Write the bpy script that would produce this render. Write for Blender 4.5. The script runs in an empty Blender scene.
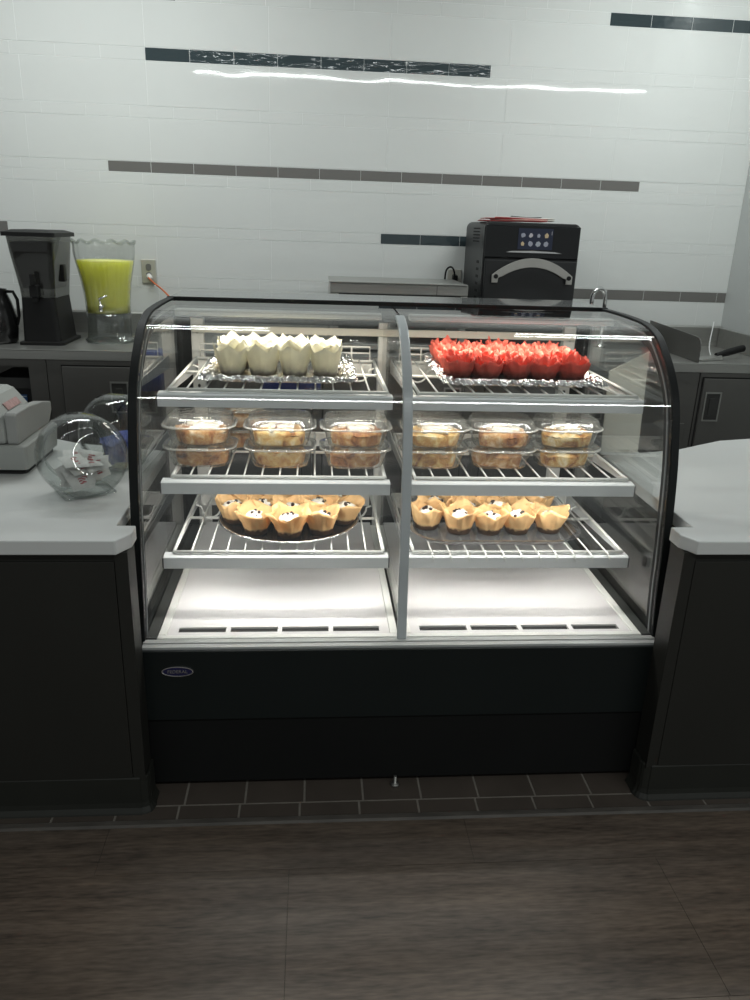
import bpy, bmesh, math, random
from mathutils import Vector, Matrix
from math import sin, cos, pi, radians

SC = bpy.context.scene
COL = SC.collection
random.seed(7)

# ------------------------------------------------------------------ materials
MATS = {}
def mat(name, col, rough=0.5, metal=0.0, spec=0.5, noise=None, bump=None, coat=0.0, trans=0.0, emit=None, sss=0.0, aniso=None):
    """noise=(scale, amount) colour variation; bump=(scale, strength)"""
    if name in MATS: return MATS[name]
    m = bpy.data.materials.new(name); m.use_nodes = True
    nt = m.node_tree; b = nt.nodes['Principled BSDF']
    b.inputs['Base Color'].default_value = (*col, 1)
    b.inputs['Roughness'].default_value = rough
    b.inputs['Metallic'].default_value = metal
    b.inputs['Specular IOR Level'].default_value = spec
    b.inputs['Coat Weight'].default_value = coat
    b.inputs['Transmission Weight'].default_value = trans
    if sss:
        b.inputs['Subsurface Weight'].default_value = sss
        b.inputs['Subsurface Radius'].default_value = (0.02, 0.015, 0.01)
        b.inputs['Subsurface Scale'].default_value = 0.3
    if emit:
        b.inputs['Emission Color'].default_value = (*emit[0], 1)
        b.inputs['Emission Strength'].default_value = emit[1]
    tc = nt.nodes.new('ShaderNodeTexCoord')
    if noise:
        mp = nt.nodes.new('ShaderNodeMapping')
        sc = noise[0]
        mp.inputs['Scale'].default_value = sc if isinstance(sc, tuple) else (sc, sc, sc)
        n = nt.nodes.new('ShaderNodeTexNoise'); n.inputs['Scale'].default_value = 1; n.inputs['Detail'].default_value = 4
        r = nt.nodes.new('ShaderNodeMapRange')
        r.inputs['From Min'].default_value = .3; r.inputs['From Max'].default_value = .7
        r.inputs['To Min'].default_value = 1 - noise[1]; r.inputs['To Max'].default_value = 1 + noise[1]
        mx = nt.nodes.new('ShaderNodeVectorMath'); mx.operation = 'SCALE'; mx.inputs[0].default_value = col
        nt.links.new(tc.outputs['Object'], mp.inputs[0]); nt.links.new(mp.outputs[0], n.inputs['Vector'])
        nt.links.new(n.outputs['Fac'], r.inputs['Value']); nt.links.new(r.outputs[0], mx.inputs['Scale'])
        nt.links.new(mx.outputs[0], b.inputs['Base Color'])
    if bump:
        mp = nt.nodes.new('ShaderNodeMapping')
        sc = bump[0]
        mp.inputs['Scale'].default_value = sc if isinstance(sc, tuple) else (sc, sc, sc)
        n = nt.nodes.new('ShaderNodeTexNoise'); n.inputs['Scale'].default_value = 1; n.inputs['Detail'].default_value = bump[3] if len(bump) > 3 else 2
        bp = nt.nodes.new('ShaderNodeBump'); bp.inputs['Strength'].default_value = bump[1]
        bp.inputs['Distance'].default_value = bump[2] if len(bump) > 2 else .01
        nt.links.new(tc.outputs['Object'], mp.inputs[0]); nt.links.new(mp.outputs[0], n.inputs['Vector'])
        nt.links.new(n.outputs['Fac'], bp.inputs['Height']); nt.links.new(bp.outputs[0], b.inputs['Normal'])
    MATS[name] = m
    return m

def glass(name, tint=(1, 1, 1), f0=0.04, rough=0.0, edge=1.0, body=0.0, bodycol=(.8, .8, .8), bump=None):
    """thin clear sheet: transparent + mirror by facing angle (both sides alike); body adds a little milky scatter"""
    if name in MATS: return MATS[name]
    m = bpy.data.materials.new(name); m.use_nodes = True
    nt = m.node_tree
    for n in list(nt.nodes):
        if n.type != 'OUTPUT_MATERIAL': nt.nodes.remove(n)
    out = [n for n in nt.nodes if n.type == 'OUTPUT_MATERIAL'][0]
    lw = nt.nodes.new('ShaderNodeLayerWeight'); lw.inputs['Blend'].default_value = .5
    pw = nt.nodes.new('ShaderNodeMath'); pw.operation = 'POWER'; pw.inputs[1].default_value = 5
    ma = nt.nodes.new('ShaderNodeMath'); ma.operation = 'MULTIPLY_ADD'
    ma.inputs[1].default_value = (1 - f0) * edge; ma.inputs[2].default_value = f0
    tr = nt.nodes.new('ShaderNodeBsdfTransparent'); tr.inputs[0].default_value = (*tint, 1)
    gl = nt.nodes.new('ShaderNodeBsdfGlossy'); gl.inputs['Roughness'].default_value = rough
    mx = nt.nodes.new('ShaderNodeMixShader')
    nt.links.new(lw.outputs['Facing'], pw.inputs[0]); nt.links.new(pw.outputs[0], ma.inputs[0])
    nt.links.new(ma.outputs[0], mx.inputs[0])
    base = tr
    if body:
        df = nt.nodes.new('ShaderNodeBsdfDiffuse'); df.inputs[0].default_value = (*bodycol, 1)
        m2 = nt.nodes.new('ShaderNodeMixShader'); m2.inputs[0].default_value = body
        nt.links.new(tr.outputs[0], m2.inputs[1]); nt.links.new(df.outputs[0], m2.inputs[2]); base = m2
    if bump:
        tc = nt.nodes.new('ShaderNodeTexCoord')
        n = nt.nodes.new('ShaderNodeTexNoise'); n.inputs['Scale'].default_value = bump[0]
        bp = nt.nodes.new('ShaderNodeBump'); bp.inputs['Strength'].default_value = bump[1]; bp.inputs['Distance'].default_value = .01
        nt.links.new(tc.outputs['Object'], n.inputs['Vector']); nt.links.new(n.outputs['Fac'], bp.inputs['Height'])
        nt.links.new(bp.outputs[0], gl.inputs['Normal'])
    nt.links.new(base.outputs[0], mx.inputs[1]); nt.links.new(gl.outputs[0], mx.inputs[2])
    nt.links.new(mx.outputs[0], out.inputs['Surface'])
    MATS[name] = m
    return m

def ramp_mat(name, stops, scale, rough=.6, detail=5, bump=0.0, spec=.4, stretch=(1, 1, 1), trl=0.0, distortion=0.0):
    """colour from noise through a ramp"""
    if name in MATS: return MATS[name]
    m = bpy.data.materials.new(name); m.use_nodes = True
    nt = m.node_tree; b = nt.nodes['Principled BSDF']; out = nt.nodes['Material Output']
    b.inputs['Roughness'].default_value = rough; b.inputs['Specular IOR Level'].default_value = spec
    tc = nt.nodes.new('ShaderNodeTexCoord'); mp = nt.nodes.new('ShaderNodeMapping'); mp.inputs['Scale'].default_value = stretch
    oi = nt.nodes.new('ShaderNodeObjectInfo')
    ad = nt.nodes.new('ShaderNodeVectorMath'); ad.operation = 'ADD'
    n = nt.nodes.new('ShaderNodeTexNoise'); n.inputs['Scale'].default_value = scale; n.inputs['Detail'].default_value = detail
    n.inputs['Distortion'].default_value = distortion
    cr = nt.nodes.new('ShaderNodeValToRGB')
    e = cr.color_ramp.elements
    while len(e) < len(stops): e.new(.5)
    for i, (p, c) in enumerate(stops): e[i].position = p; e[i].color = (*c, 1)
    nt.links.new(tc.outputs['Object'], mp.inputs[0]); nt.links.new(mp.outputs[0], ad.inputs[0]); nt.links.new(oi.outputs['Random'], ad.inputs[1])
    nt.links.new(ad.outputs[0], n.inputs['Vector'])
    nt.links.new(n.outputs['Fac'], cr.inputs[0]); nt.links.new(cr.outputs[0], b.inputs['Base Color'])
    if bump:
        bp = nt.nodes.new('ShaderNodeBump'); bp.inputs['Strength'].default_value = bump; bp.inputs['Distance'].default_value = .004
        nt.links.new(n.outputs['Fac'], bp.inputs['Height']); nt.links.new(bp.outputs[0], b.inputs['Normal'])
    if trl:
        tl = nt.nodes.new('ShaderNodeBsdfTranslucent'); nt.links.new(cr.outputs[0], tl.inputs[0])
        mx = nt.nodes.new('ShaderNodeMixShader'); mx.inputs[0].default_value = trl
        nt.links.new(b.outputs[0], mx.inputs[1]); nt.links.new(tl.outputs[0], mx.inputs[2]); nt.links.new(mx.outputs[0], out.inputs[0])
    MATS[name] = m
    return m

# ------------------------------------------------------------------ mesh builder
class MB:
    def __init__(s): s.v = []; s.f = []; s.m = []; s.sm = []
    def add(s, vs, fs, mi=0, smooth=False):
        o = len(s.v); s.v += [tuple(v) for v in vs]
        for f in fs: s.f.append(tuple(i + o for i in f)); s.m.append(mi); s.sm.append(smooth)
        return s
    def box(s, x0, x1, y0, y1, z0, z1, mi=0):
        v = [(x, y, z) for x in (x0, x1) for y in (y0, y1) for z in (z0, z1)]
        return s.add(v, [(0, 1, 3, 2), (4, 6, 7, 5), (0, 4, 5, 1), (2, 3, 7, 6), (0, 2, 6, 4), (1, 5, 7, 3)], mi)
    def hexa(s, b, t, mi=0):
        """b, t: four bottom and four top points, counter-clockwise from above"""
        return s.add(list(b) + list(t), [(3, 2, 1, 0), (4, 5, 6, 7)] + [(i, (i + 1) % 4, (i + 1) % 4 + 4, i + 4) for i in range(4)], mi)
    def prism(s, pts, a, b, axis='z', mi=0, smooth=False):
        """extrude 2-D polygon between a and b along axis. axis z: (x,y); y: (x,z); x: (y,z)"""
        def P(p, h):
            return (p[0], p[1], h) if axis == 'z' else ((p[0], h, p[1]) if axis == 'y' else (h, p[0], p[1]))
        n = len(pts)
        vs = [P(p, a) for p in pts] + [P(p, b) for p in pts]
        s.add(vs, [tuple(range(n - 1, -1, -1)), tuple(range(n, 2 * n))], mi)
        o = len(s.v) - 2 * n
        for i in range(n):
            j = (i + 1) % n
            s.f.append((o + i, o + j, o + n + j, o + n + i)); s.m.append(mi); s.sm.append(smooth)
        return s
    def tube(s, pts, r, n=8, mi=0, cap=True, closed=False):
        pts = [Vector(p) for p in pts]; N = len(pts)
        rr = r if isinstance(r, (list, tuple)) else [r] * N
        up = Vector((0, 0, 1)); vs = []
        prev = None
        for i, p in enumerate(pts):
            if closed: d = pts[(i + 1) % N] - pts[i - 1]
            else: d = pts[min(i + 1, N - 1)] - pts[max(i - 1, 0)]
            d.normalize()
            if prev is None:
                a = d.orthogonal().normalized()
            else:
                a = (prev - d * prev.dot(d))
                a = a.normalized() if a.length > 1e-6 else d.orthogonal().normalized()
            prev = a; b = d.cross(a)
            vs += [p + (a * cos(2 * pi * k / n) + b * sin(2 * pi * k / n)) * rr[i] for k in range(n)]
        fs = []
        for i in range(N if closed else N - 1):
            j = (i + 1) % N
            for k in range(n):
                l = (k + 1) % n
                fs.append((i * n + k, i * n + l, j * n + l, j * n + k))
        s.add(vs, fs, mi, True)
        if cap and not closed:
            o = len(s.v) - N * n
            s.f.append(tuple(o + k for k in range(n - 1, -1, -1))); s.m.append(mi); s.sm.append(False)
            s.f.append(tuple(o + (N - 1) * n + k for k in range(n))); s.m.append(mi); s.sm.append(False)
        return s
    def lathe(s, prof, n=32, c=(0, 0, 0), mi=0, fn=None, capb=False, capt=False, sy=1.0):
        """prof: (r, z); fn(theta, i) scales radius"""
        vs = []
        for i, (r, z) in enumerate(prof):
            for k in range(n):
                t = 2 * pi * k / n; q = r * (fn(t, i) if fn else 1)
                vs.append((c[0] + q * cos(t), c[1] + q * sin(t) * sy, c[2] + z))
        fs = [(i * n + k, i * n + (k + 1) % n, (i + 1) * n + (k + 1) % n, (i + 1) * n + k) for i in range(len(prof) - 1) for k in range(n)]
        s.add(vs, fs, mi, True)
        o = len(s.v) - len(vs)
        if capb: s.f.append(tuple(o + k for k in range(n - 1, -1, -1))); s.m.append(mi); s.sm.append(False)
        if capt: s.f.append(tuple(o + (len(prof) - 1) * n + k for k in range(n))); s.m.append(mi); s.sm.append(False)
        return s
    def loft(s, rings, mi=0, smooth=True, capb=False, capt=False):
        n = len(rings[0]); vs = [p for r in rings for p in r]
        fs = [(i * n + k, i * n + (k + 1) % n, (i + 1) * n + (k + 1) % n, (i + 1) * n + k) for i in range(len(rings) - 1) for k in range(n)]
        s.add(vs, fs, mi, smooth); o = len(s.v) - len(vs)
        if capb: s.f.append(tuple(o + k for k in range(n - 1, -1, -1))); s.m.append(mi); s.sm.append(False)
        if capt: s.f.append(tuple(o + (len(rings) - 1) * n + k for k in range(n))); s.m.append(mi); s.sm.append(False)
        return s
    def grid(s, P, mi=0, smooth=True):
        """P: rows of points, open sheet"""
        n = len(P[0]); vs = [p for r in P for p in r]
        return s.add(vs, [(i * n + k, i * n + k + 1, (i + 1) * n + k + 1, (i + 1) * n + k) for i in range(len(P) - 1) for k in range(n - 1)], mi, smooth)
    def mesh(s, name, mats):
        me = bpy.data.meshes.new(name); me.from_pydata(s.v, [], s.f); me.update()
        for m in (mats if isinstance(mats, (list, tuple)) else [mats]): me.materials.append(m)
        me.polygons.foreach_set('material_index', s.m); me.polygons.foreach_set('use_smooth', s.sm)
        return me
    def build(s, name, mats, parent=None, bevel=0, solid=0, loc=None, rot=None, sub=0, fix=False, offset=-1):
        me = s.mesh(name, mats)
        if fix:
            bm = bmesh.new(); bm.from_mesh(me); bmesh.ops.remove_doubles(bm, verts=bm.verts, dist=1e-5); bmesh.ops.recalc_face_normals(bm, faces=bm.faces); bm.to_mesh(me); bm.free()
        o = bpy.data.objects.new(name, me); COL.objects.link(o)
        if parent: o.parent = parent
        if loc: o.location = loc
        if rot: o.rotation_euler = rot
        if solid:
            q = o.modifiers.new('solid', 'SOLIDIFY'); q.thickness = solid; q.offset = offset
        if bevel:
            q = o.modifiers.new('bevel', 'BEVEL'); q.width = bevel; q.segments = 2; q.limit_method = 'ANGLE'; q.angle_limit = radians(40)
        if sub:
            q = o.modifiers.new('sub', 'SUBSURF'); q.levels = sub; q.render_levels = sub
        return o

def tag(o, label, cat, group=None, kind=None):
    o['label'] = label; o['category'] = cat
    if group: o['group'] = group
    if kind: o['kind'] = kind
    return o
def thing(name, label, cat, loc=(0, 0, 0), rz=0, group=None):
    o = bpy.data.objects.new(name, None); COL.objects.link(o)
    o.empty_display_size = .05
    o.location = loc; o.rotation_euler = (0, 0, rz)
    return tag(o, label, cat, group)
def struct(mb, name, mats, **k):
    o = mb.build(name, mats, **k); o['kind'] = 'structure'; return o
def rrect(w, d, r, n=6, cx=0, cy=0):
    """rounded rectangle outline, counter-clockwise"""
    out = []
    for sx, sy, a0 in ((1, 1, 0), (-1, 1, pi / 2), (-1, -1, pi), (1, -1, 3 * pi / 2)):
        for k in range(n + 1):
            a = a0 + pi / 2 * k / n
            out.append((cx + sx * (w / 2 - r) + r * cos(a), cy + sy * (d / 2 - r) + r * sin(a)))
    return out
def catmull(pts, n=6):
    P = [pts[0]] + list(pts) + [pts[-1]]; out = []
    for i in range(1, len(P) - 2):
        p0, p1, p2, p3 = P[i - 1], P[i], P[i + 1], P[i + 2]
        for k in range(n):
            t = k / n
            out.append(tuple(.5 * (2 * b + (c - a) * t + (2 * a - 5 * b + 4 * c - d) * t * t + (-a + 3 * b - 3 * c + d) * t ** 3) for a, b, c, d in zip(p0, p1, p2, p3)))
    out.append(tuple(pts[-1])); return out

# ------------------------------------------------------------------ palette
white_tile = mat('white_glazed_tile', (.70, .72, .70), .03, spec=.5, noise=((1.1, 1, 1.4), .03), bump=((2.4, 3, 5), .035, .02))
slate_tile = mat('slate_glazed_tile', (.045, .062, .068), .05, spec=.6, bump=((9, 6, 24), .13, .02, 2))
taupe_tile = mat('taupe_glazed_tile', (.17, .165, .155), .18, spec=.4, bump=((5, 5, 10), .1, .02))
grout = mat('pale_grout', (.86, .88, .87), .8)
wall_paint = mat('grey_wall_paint', (.52, .54, .53), .7, noise=(3, .02))
ceil_m = mat('ceiling_board', (.62, .63, .63), .9, noise=(40, .05))
steel = mat('brushed_steel', (.42, .42, .40), .36, metal=.85, noise=((2, 60, 60), .06))
steel_dark = mat('dark_steel_panel', (.17, .167, .158), .38, metal=.75, noise=((3, 3, 1.2), .10))
steel_bright = mat('polished_steel', (.55, .55, .54), .12, metal=1.0)
gap_black = mat('shadow_gap_black', (.012, .012, .012), .8)
black_paint = mat('black_painted_steel', (.0075, .0105, .0105), .42, spec=.3, noise=((4, 4, 4), .08))
black_gloss = mat('black_gloss_frame', (.008, .0095, .0095), .55, spec=.2, noise=(8, .05))
seal_grey = mat('grey_seal', (.22, .23, .23), .5, noise=(30, .05))
alu = mat('anodised_aluminium', (.50, .51, .50), .40, metal=.25, noise=((1, 40, 40), .04))
white_pc = mat('white_powder_coat', (.78, .78, .74), .38, noise=(20, .02))
wire_white = mat('white_coated_wire', (.80, .80, .76), .3, noise=(30, .02))
rail_grey = mat('grey_price_rail', (.76, .78, .78), .4, noise=((2, 8, 8), .03))
deck_white = mat('white_deck_enamel', (.74, .72, .715), .27, noise=(6, .02), bump=((3, 3, 3), .05, .005))
mull_grey = mat('grey_satin_mullion', (.42, .45, .46), .28, noise=(12, .03))
quartz = mat('pale_quartz_top', (.57, .58, .57), .35, noise=((2.2, 2.2, 2.2), .05))
laminate = mat('charcoal_laminate', (.0175, .0175, .015), .5, spec=.35, noise=((3, 3, 1), .12))
rubber = mat('black_rubber_base', (.016, .017, .014), .5, spec=.4, noise=(10, .1))
glass_m = glass('clear_case_glass', tint=(.985, .99, .987), f0=.045)
glass_end = glass('clear_end_glass', tint=(.975, .985, .98), f0=.14)
acrylic = glass('clear_acrylic', tint=(.90, .915, .91), f0=.07, edge=1.0)
pet = glass('clear_clamshell_plastic', tint=(.965, .965, .955), f0=.05, body=.035, bodycol=(.85, .84, .78), bump=(60, .25))
pet_rim = glass('clamshell_rim_plastic', tint=(.93, .93, .91), f0=.09, body=.22, bodycol=(.85, .84, .78))
chrome = mat('chrome', (.75, .75, .75), .06, metal=1)
foil = mat('crinkled_foil', (.72, .72, .72), .16, metal=1, bump=((90, 90, 90), .9, .006, 3))

# ------------------------------------------------------------------ camera
F = 767.7074
yaw, pitch, roll = radians(4.948003), radians(19.417073), radians(1.963546)
fw = Vector((sin(yaw) * cos(pitch), cos(yaw) * cos(pitch), -sin(pitch)))
rt = Vector((cos(yaw), -sin(yaw), 0)); up = rt.cross(fw)
r2 = cos(roll) * rt + sin(roll) * up; u2 = -sin(roll) * rt + cos(roll) * up
cd = bpy.data.cameras.new('camera'); cam = bpy.data.objects.new('camera', cd); COL.objects.link(cam)
cd.sensor_fit = 'HORIZONTAL'; cd.sensor_width = 36; cd.lens = 36 * F / 750; cd.clip_start = .05
M = Matrix((( r2.x, u2.x, -fw.x, -.24464), (r2.y, u2.y, -fw.y, -1.72358), (r2.z, u2.z, -fw.z, 1.440), (0, 0, 0, 1)))
cam.matrix_world = M
SC.camera = cam

# ------------------------------------------------------------------ setting: wall, floor, ceiling
WY = 2.35; WXR = 1.95; WXL = -2.3
# tiled back wall
wb = MB()
wb.box(WXL, WXR + .1, WY + .0012, WY + .12, 0, 2.9, 3)
def tiles(z0, z1, w, off, dark=(), g=.0022):
    k = math.floor((WXL - off) / w)
    x = off + k * w
    while x < WXR:
        a, b = max(x, WXL), min(x + w, WXR)
        if b - a > .01:
            c = (a + b) / 2; mi = 0
            for d0, d1, m in dark:
                if d0 < c < d1: mi = m
            j = random.uniform(-.0003, .0003)
            wb.box(a + g / 2, b - g / 2, WY + j, WY + .008, z0 + g / 2, z1 - g / 2, mi)
        x += w
BIG = .5650; SM = .2015
rows = [2.492, 2.682]
for z0, z1 in ((2.492, 2.682), (2.192, 2.382), (1.950, 2.138), (1.709, 1.899), (1.420, 1.609), (1.180, 1.371), (.93, 1.128), (2.735, 2.9)):
    tiles(z0, z1, BIG, -1.0215)
tiles(2.682, 2.735, SM, .05)
tiles(2.437, 2.492, SM, .03)
tiles(2.382, 2.437, SM, 1.143, ((1.143, 3, 1), (-2.5, -.87, 1)))
tiles(2.138, 2.192, SM, -1.0215, ((-1.0215, .592, 1),))
tiles(1.899, 1.950, SM, -.10)
tiles(1.661, 1.709, SM, -1.226, ((-1.226, 1.402, 2),))
tiles(1.609, 1.661, SM, -.06)
tiles(1.371, 1.420, SM, .091, ((.091, .898, 1), (-2.5, -1.72, 2)))
tiles(1.128, 1.180, SM, 1.0935, ((1.0935, 3, 2),))
struct(wb, 'wall_back', [white_tile, slate_tile, taupe_tile, grout])
struct(MB().box(WXR, WXR + .12, .9, WY + .004, 0, 2.9), 'wall_right', wall_paint)
struct(MB().box(-4, 4, -4.5, WY + .12, 2.9, 3.0), 'ceiling', ceil_m)

# wood-look vinyl floor (grain along X) with individually toned planks
def floor_mat():
    m = bpy.data.materials.new('wood_look_vinyl'); m.use_nodes = True; nt = m.node_tree; b = nt.nodes['Principled BSDF']
    L = nt.links.new; N = nt.nodes.new
    tc = N('ShaderNodeTexCoord'); mp = N('ShaderNodeMapping'); mp.inputs['Scale'].default_value = (3.5, 34, 1)
    n1 = N('ShaderNodeTexNoise'); n1.inputs['Scale'].default_value = 1; n1.inputs['Detail'].default_value = 7; n1.inputs['Roughness'].default_value = .62; n1.inputs['Distortion'].default_value = .4
    mp2 = N('ShaderNodeMapping'); mp2.inputs['Scale'].default_value = (1.3, 4.5, 1)
    n2 = N('ShaderNodeTexNoise'); n2.inputs['Scale'].default_value = 1.2; n2.inputs['Detail'].default_value = 5
    cr = N('ShaderNodeValToRGB'); e = cr.color_ramp.elements
    e[0].position = .32; e[0].color = (.047, .037, .030, 1); e[1].position = .66; e[1].color = (.132, .104, .082, 1)
    cr2 = N('ShaderNodeValToRGB'); e = cr2.color_ramp.elements
    e[0].position = .3; e[0].color = (.80, .81, .83, 1); e[1].position = .7; e[1].color = (1.10, 1.05, 1.0, 1)
    mx = N('ShaderNodeMix'); mx.data_type = 'RGBA'; mx.blend_type = 'MULTIPLY'; mx.inputs['Factor'].default_value = 1
    L(tc.outputs['Object'], mp.inputs[0]); L(mp.outputs[0], n1.inputs['Vector']); L(tc.outputs['Object'], mp2.inputs[0]); L(mp2.outputs[0], n2.inputs['Vector'])
    n3 = N('ShaderNodeTexNoise'); n3.inputs['Scale'].default_value = 1; n3.inputs['Detail'].default_value = 3
    mp3 = N('ShaderNodeMapping'); mp3.inputs['Scale'].default_value = (22, 150, 1); L(tc.outputs['Object'], mp3.inputs[0]); L(mp3.outputs[0], n3.inputs['Vector'])
    av = N('ShaderNodeMath'); av.operation = 'MULTIPLY_ADD'; av.inputs[1].default_value = .55
    hf = N('ShaderNodeMath'); hf.operation = 'MULTIPLY_ADD'; hf.inputs[1].default_value = .62; hf.inputs[2].default_value = -.085
    L(n3.outputs['Fac'], av.inputs[0]); L(n1.outputs['Fac'], hf.inputs[0]); L(hf.outputs[0], av.inputs[2])
    L(av.outputs[0], cr.inputs[0]); L(n2.outputs['Fac'], cr2.inputs[0]); L(cr.outputs[0], mx.inputs['A']); L(cr2.outputs[0], mx.inputs['B'])
    L(mx.outputs['Result'], b.inputs['Base Color'])
    b.inputs['Roughness'].default_value = .5; b.inputs['Specular IOR Level'].default_value = .35
    bp = N('ShaderNodeBump'); bp.inputs['Strength'].default_value = .15; bp.inputs['Distance'].default_value = .004
    L(n1.outputs['Fac'], bp.inputs['Height']); L(bp.outputs[0], b.inputs['Normal'])
    return m
fm = floor_mat()
fb = MB()
fb.box(-4, 4, -4.5, -.138, -.05, -.0015, 1)
yb = [-.138, -.287, -.652, -1.02, -1.39, -1.76, -2.2, -2.7, -3.3, -4.5]
offs = [.153, -.295, .60, .2, -.3, .5, 0, .3, .1]
for i in range(len(yb) - 1):
    w = .90
    x = offs[i] - 5 * w
    while x < 4:
        a, b_ = max(x, -4), min(x + w, 4)
        if b_ > a + .01: fb.box(a + .0006, b_ - .0006, yb[i + 1] + .0006, yb[i] - .0006, -.01, 0, 0)
        x += w
struct(fb, 'floor', [fm, mat('plank_seam', (.03, .026, .022), .8)])
# brown quarry tile strip under the case
qt = mat('brown_quarry_tile', (.058, .047, .039), .5, noise=((7, 7, 7), .14), bump=((40, 40, 40), .1, .003))
tb = MB(); tb.box(-4, 4, -.1115, WY, -.05, -.0012, 1)
for r in range(17):
    y0 = -.062 + .1567 * (r - 1) if r else -.111
    y1 = -.062 + .1567 * r if r else -.062
    x = -.9 - 20 * .1567 + (.012 if r else .0)
    while x < 4:
        tb.box(x + .003, x + .1567 - .003, y0 + (.003 if r else 0), y1 - .003, -.02, 0, 0); x += .1567
struct(tb, 'floor_quarry_tile', [qt, mat('tile_grout', (.16, .145, .125), .9, noise=(30, .15))])
struct(MB().prism([(-.138, -.001), (-.131, .003), (-.116, .003), (-.112, 0), (-.112, -.02), (-.138, -.02)], -4, 4, 'x'), 'trim_1', mat('grey_transition_strip', (.07, .063, .056), .5, noise=((9, 40, 9), .3)))

# ------------------------------------------------------------------ front counters left and right of the case
CT = .765
def counter(side, label_top, label_base):
    s = -1 if side == 'left' else 1
    e = .658 if s < 0 else .646          # inner end in front of the case
    e2 = .703                             # inner end beside the case
    far = 2.2 if s < 0 else WXR - .004
    yr = .83
    t = thing('countertop', label_top, 'countertop', (s * e, -.1, CT - .035))
    def W(p): return (s * p[0] - s * e, p[1] + .1)
    cut = .012
    top = [(e + .026, -.10), (far, -.10), (far, .90), (1.6, .90), (1.345, .88), (1.21, .845), (1.11, .787), (1.06, .757), (.99, .715), (.85, .675), (e2, .635), (e2, -.004), (e, -.004), (e, -.055)]
    pts = [W(p) for p in top]
    if s < 0: pts = pts[::-1]
    MB().prism(pts, 0, .035).build('slab', quartz, t, bevel=.003)
    # base cabinet
    b = thing('counter_base', label_base, 'counter', (s * e, -.08, 0))
    e0, f0 = e + .007, e2 + .002
    def V(p): return (s * p[0] - s * e, p[1] + .08)
    pts = [V(p) for p in ((e0, -.075), (far - .004, -.075), (far - .004, .70), (1.2, .70), (f0, .58), (f0, -.006), (e0, -.006))]
    if s < 0: pts = pts[::-1]
    MB().prism(pts, .012, CT - .036).build('body', laminate, b)
    # front panel and end stile
    x0, x1 = sorted((s * (e0 + .03) - s * e, s * (far - .006) - s * e))
    MB().box(x0, x1, -.002, .0045, .10, CT - .06).build('front_panel', laminate, b, bevel=.001)
    x0, x1 = sorted((s * (e0 - .0015) - s * e, s * (e0 + .0285) - s * e))
    MB().box(x0, x1, -.002, .0045, .10, CT - .036).build('end_stile', laminate, b, bevel=.001)
    # rubber cove base, wraps the end, toe flares out
    prof = [(0, 0), (.016, 0), (.0145, .004), (.008, .016), (.006, .03), (.006, .104), (.004, .108), (0, .108)]
    path = [Vector(V((far - .004, -.077))), Vector(V((e0 + .02, -.077))), Vector(V((e0 - .001, -.06))), Vector(V((e0 - .001, -.008)))]
    # mitred sweep
    P2 = catmull([tuple(path[0]), tuple(path[0].lerp(path[1], .9)), tuple(path[1]), tuple(path[2]), tuple(path[2].lerp(path[3], .3)), tuple(path[3])], 5)
    rings = []
    for i, p in enumerate(P2):
        a = Vector(P2[max(i - 1, 0)]); c = Vector(P2[min(i + 1, len(P2) - 1)]); d = (c - a).normalized()
        nrm = Vector((d.y, -d.x)) if s < 0 else Vector((-d.y, d.x))
        if s > 0: nrm = Vector((-d.y, d.x))
        if nrm.y > .5: nrm = -nrm
        if abs(nrm.y) <= .5 and nrm.x * (-s) < 0: nrm = -nrm
        rings.append([(p[0] + nrm.x * q[0], p[1] + nrm.y * q[0], q[1]) for q in prof])
    MB().loft(rings, smooth=False, capb=True, capt=True).build('cove_base', rubber, b, fix=True)
counter('left', 'pale quartz countertop left of the display case, carrying the grey till', 'charcoal counter base with black cove skirting under the till')
counter('right', 'bare pale quartz countertop to the right of the display case', 'charcoal counter base with black cove skirting right of the display case')

# ------------------------------------------------------------------ the display case
HX = .688
case = thing('display_case', 'black curved glass bakery display case full of pastries', 'display case', (0, 0, 0))
PROF = catmull([(.037, .432), (.054, .55), (.062, .65), (.073, .74), (.083, .82), (.095, .89), (.11, .95), (.1295, 1.015), (.156, 1.07), (.206, 1.127), (.278, 1.182), (.325, 1.202), (.385, 1.2145), (.45, 1.219), (.56, 1.222), (.72, 1.222)], 5)
YB = .90     # rear plane
# base
MB().box(-HX, HX, .004, YB, .222, .405).box(-HX + .003, HX - .003, .004, YB, .40, .425).build('base_body', black_paint, case)
MB().box(-HX, HX, -.006, .0035, .2245, .4265).build('front_panel', black_paint, case, bevel=.0015)
MB().box(-HX, HX, .006, YB, .02, .2215).box(-HX + .05, HX - .05, .03, YB - .03, .0, .02).build('kick_panel', mat('matt_black_kick', (.005, .0055, .0055), .6, spec=.25, noise=(5, .1)), case, bevel=.001)
f = MB(); f.lathe([(.012, 0), (.013, .004), (.010, .008), (.0045, .009), (.0045, .03)], 16, (-.014, -.004, 0), capb=True, capt=True).build('levelling_foot', steel_dark, case)
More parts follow.
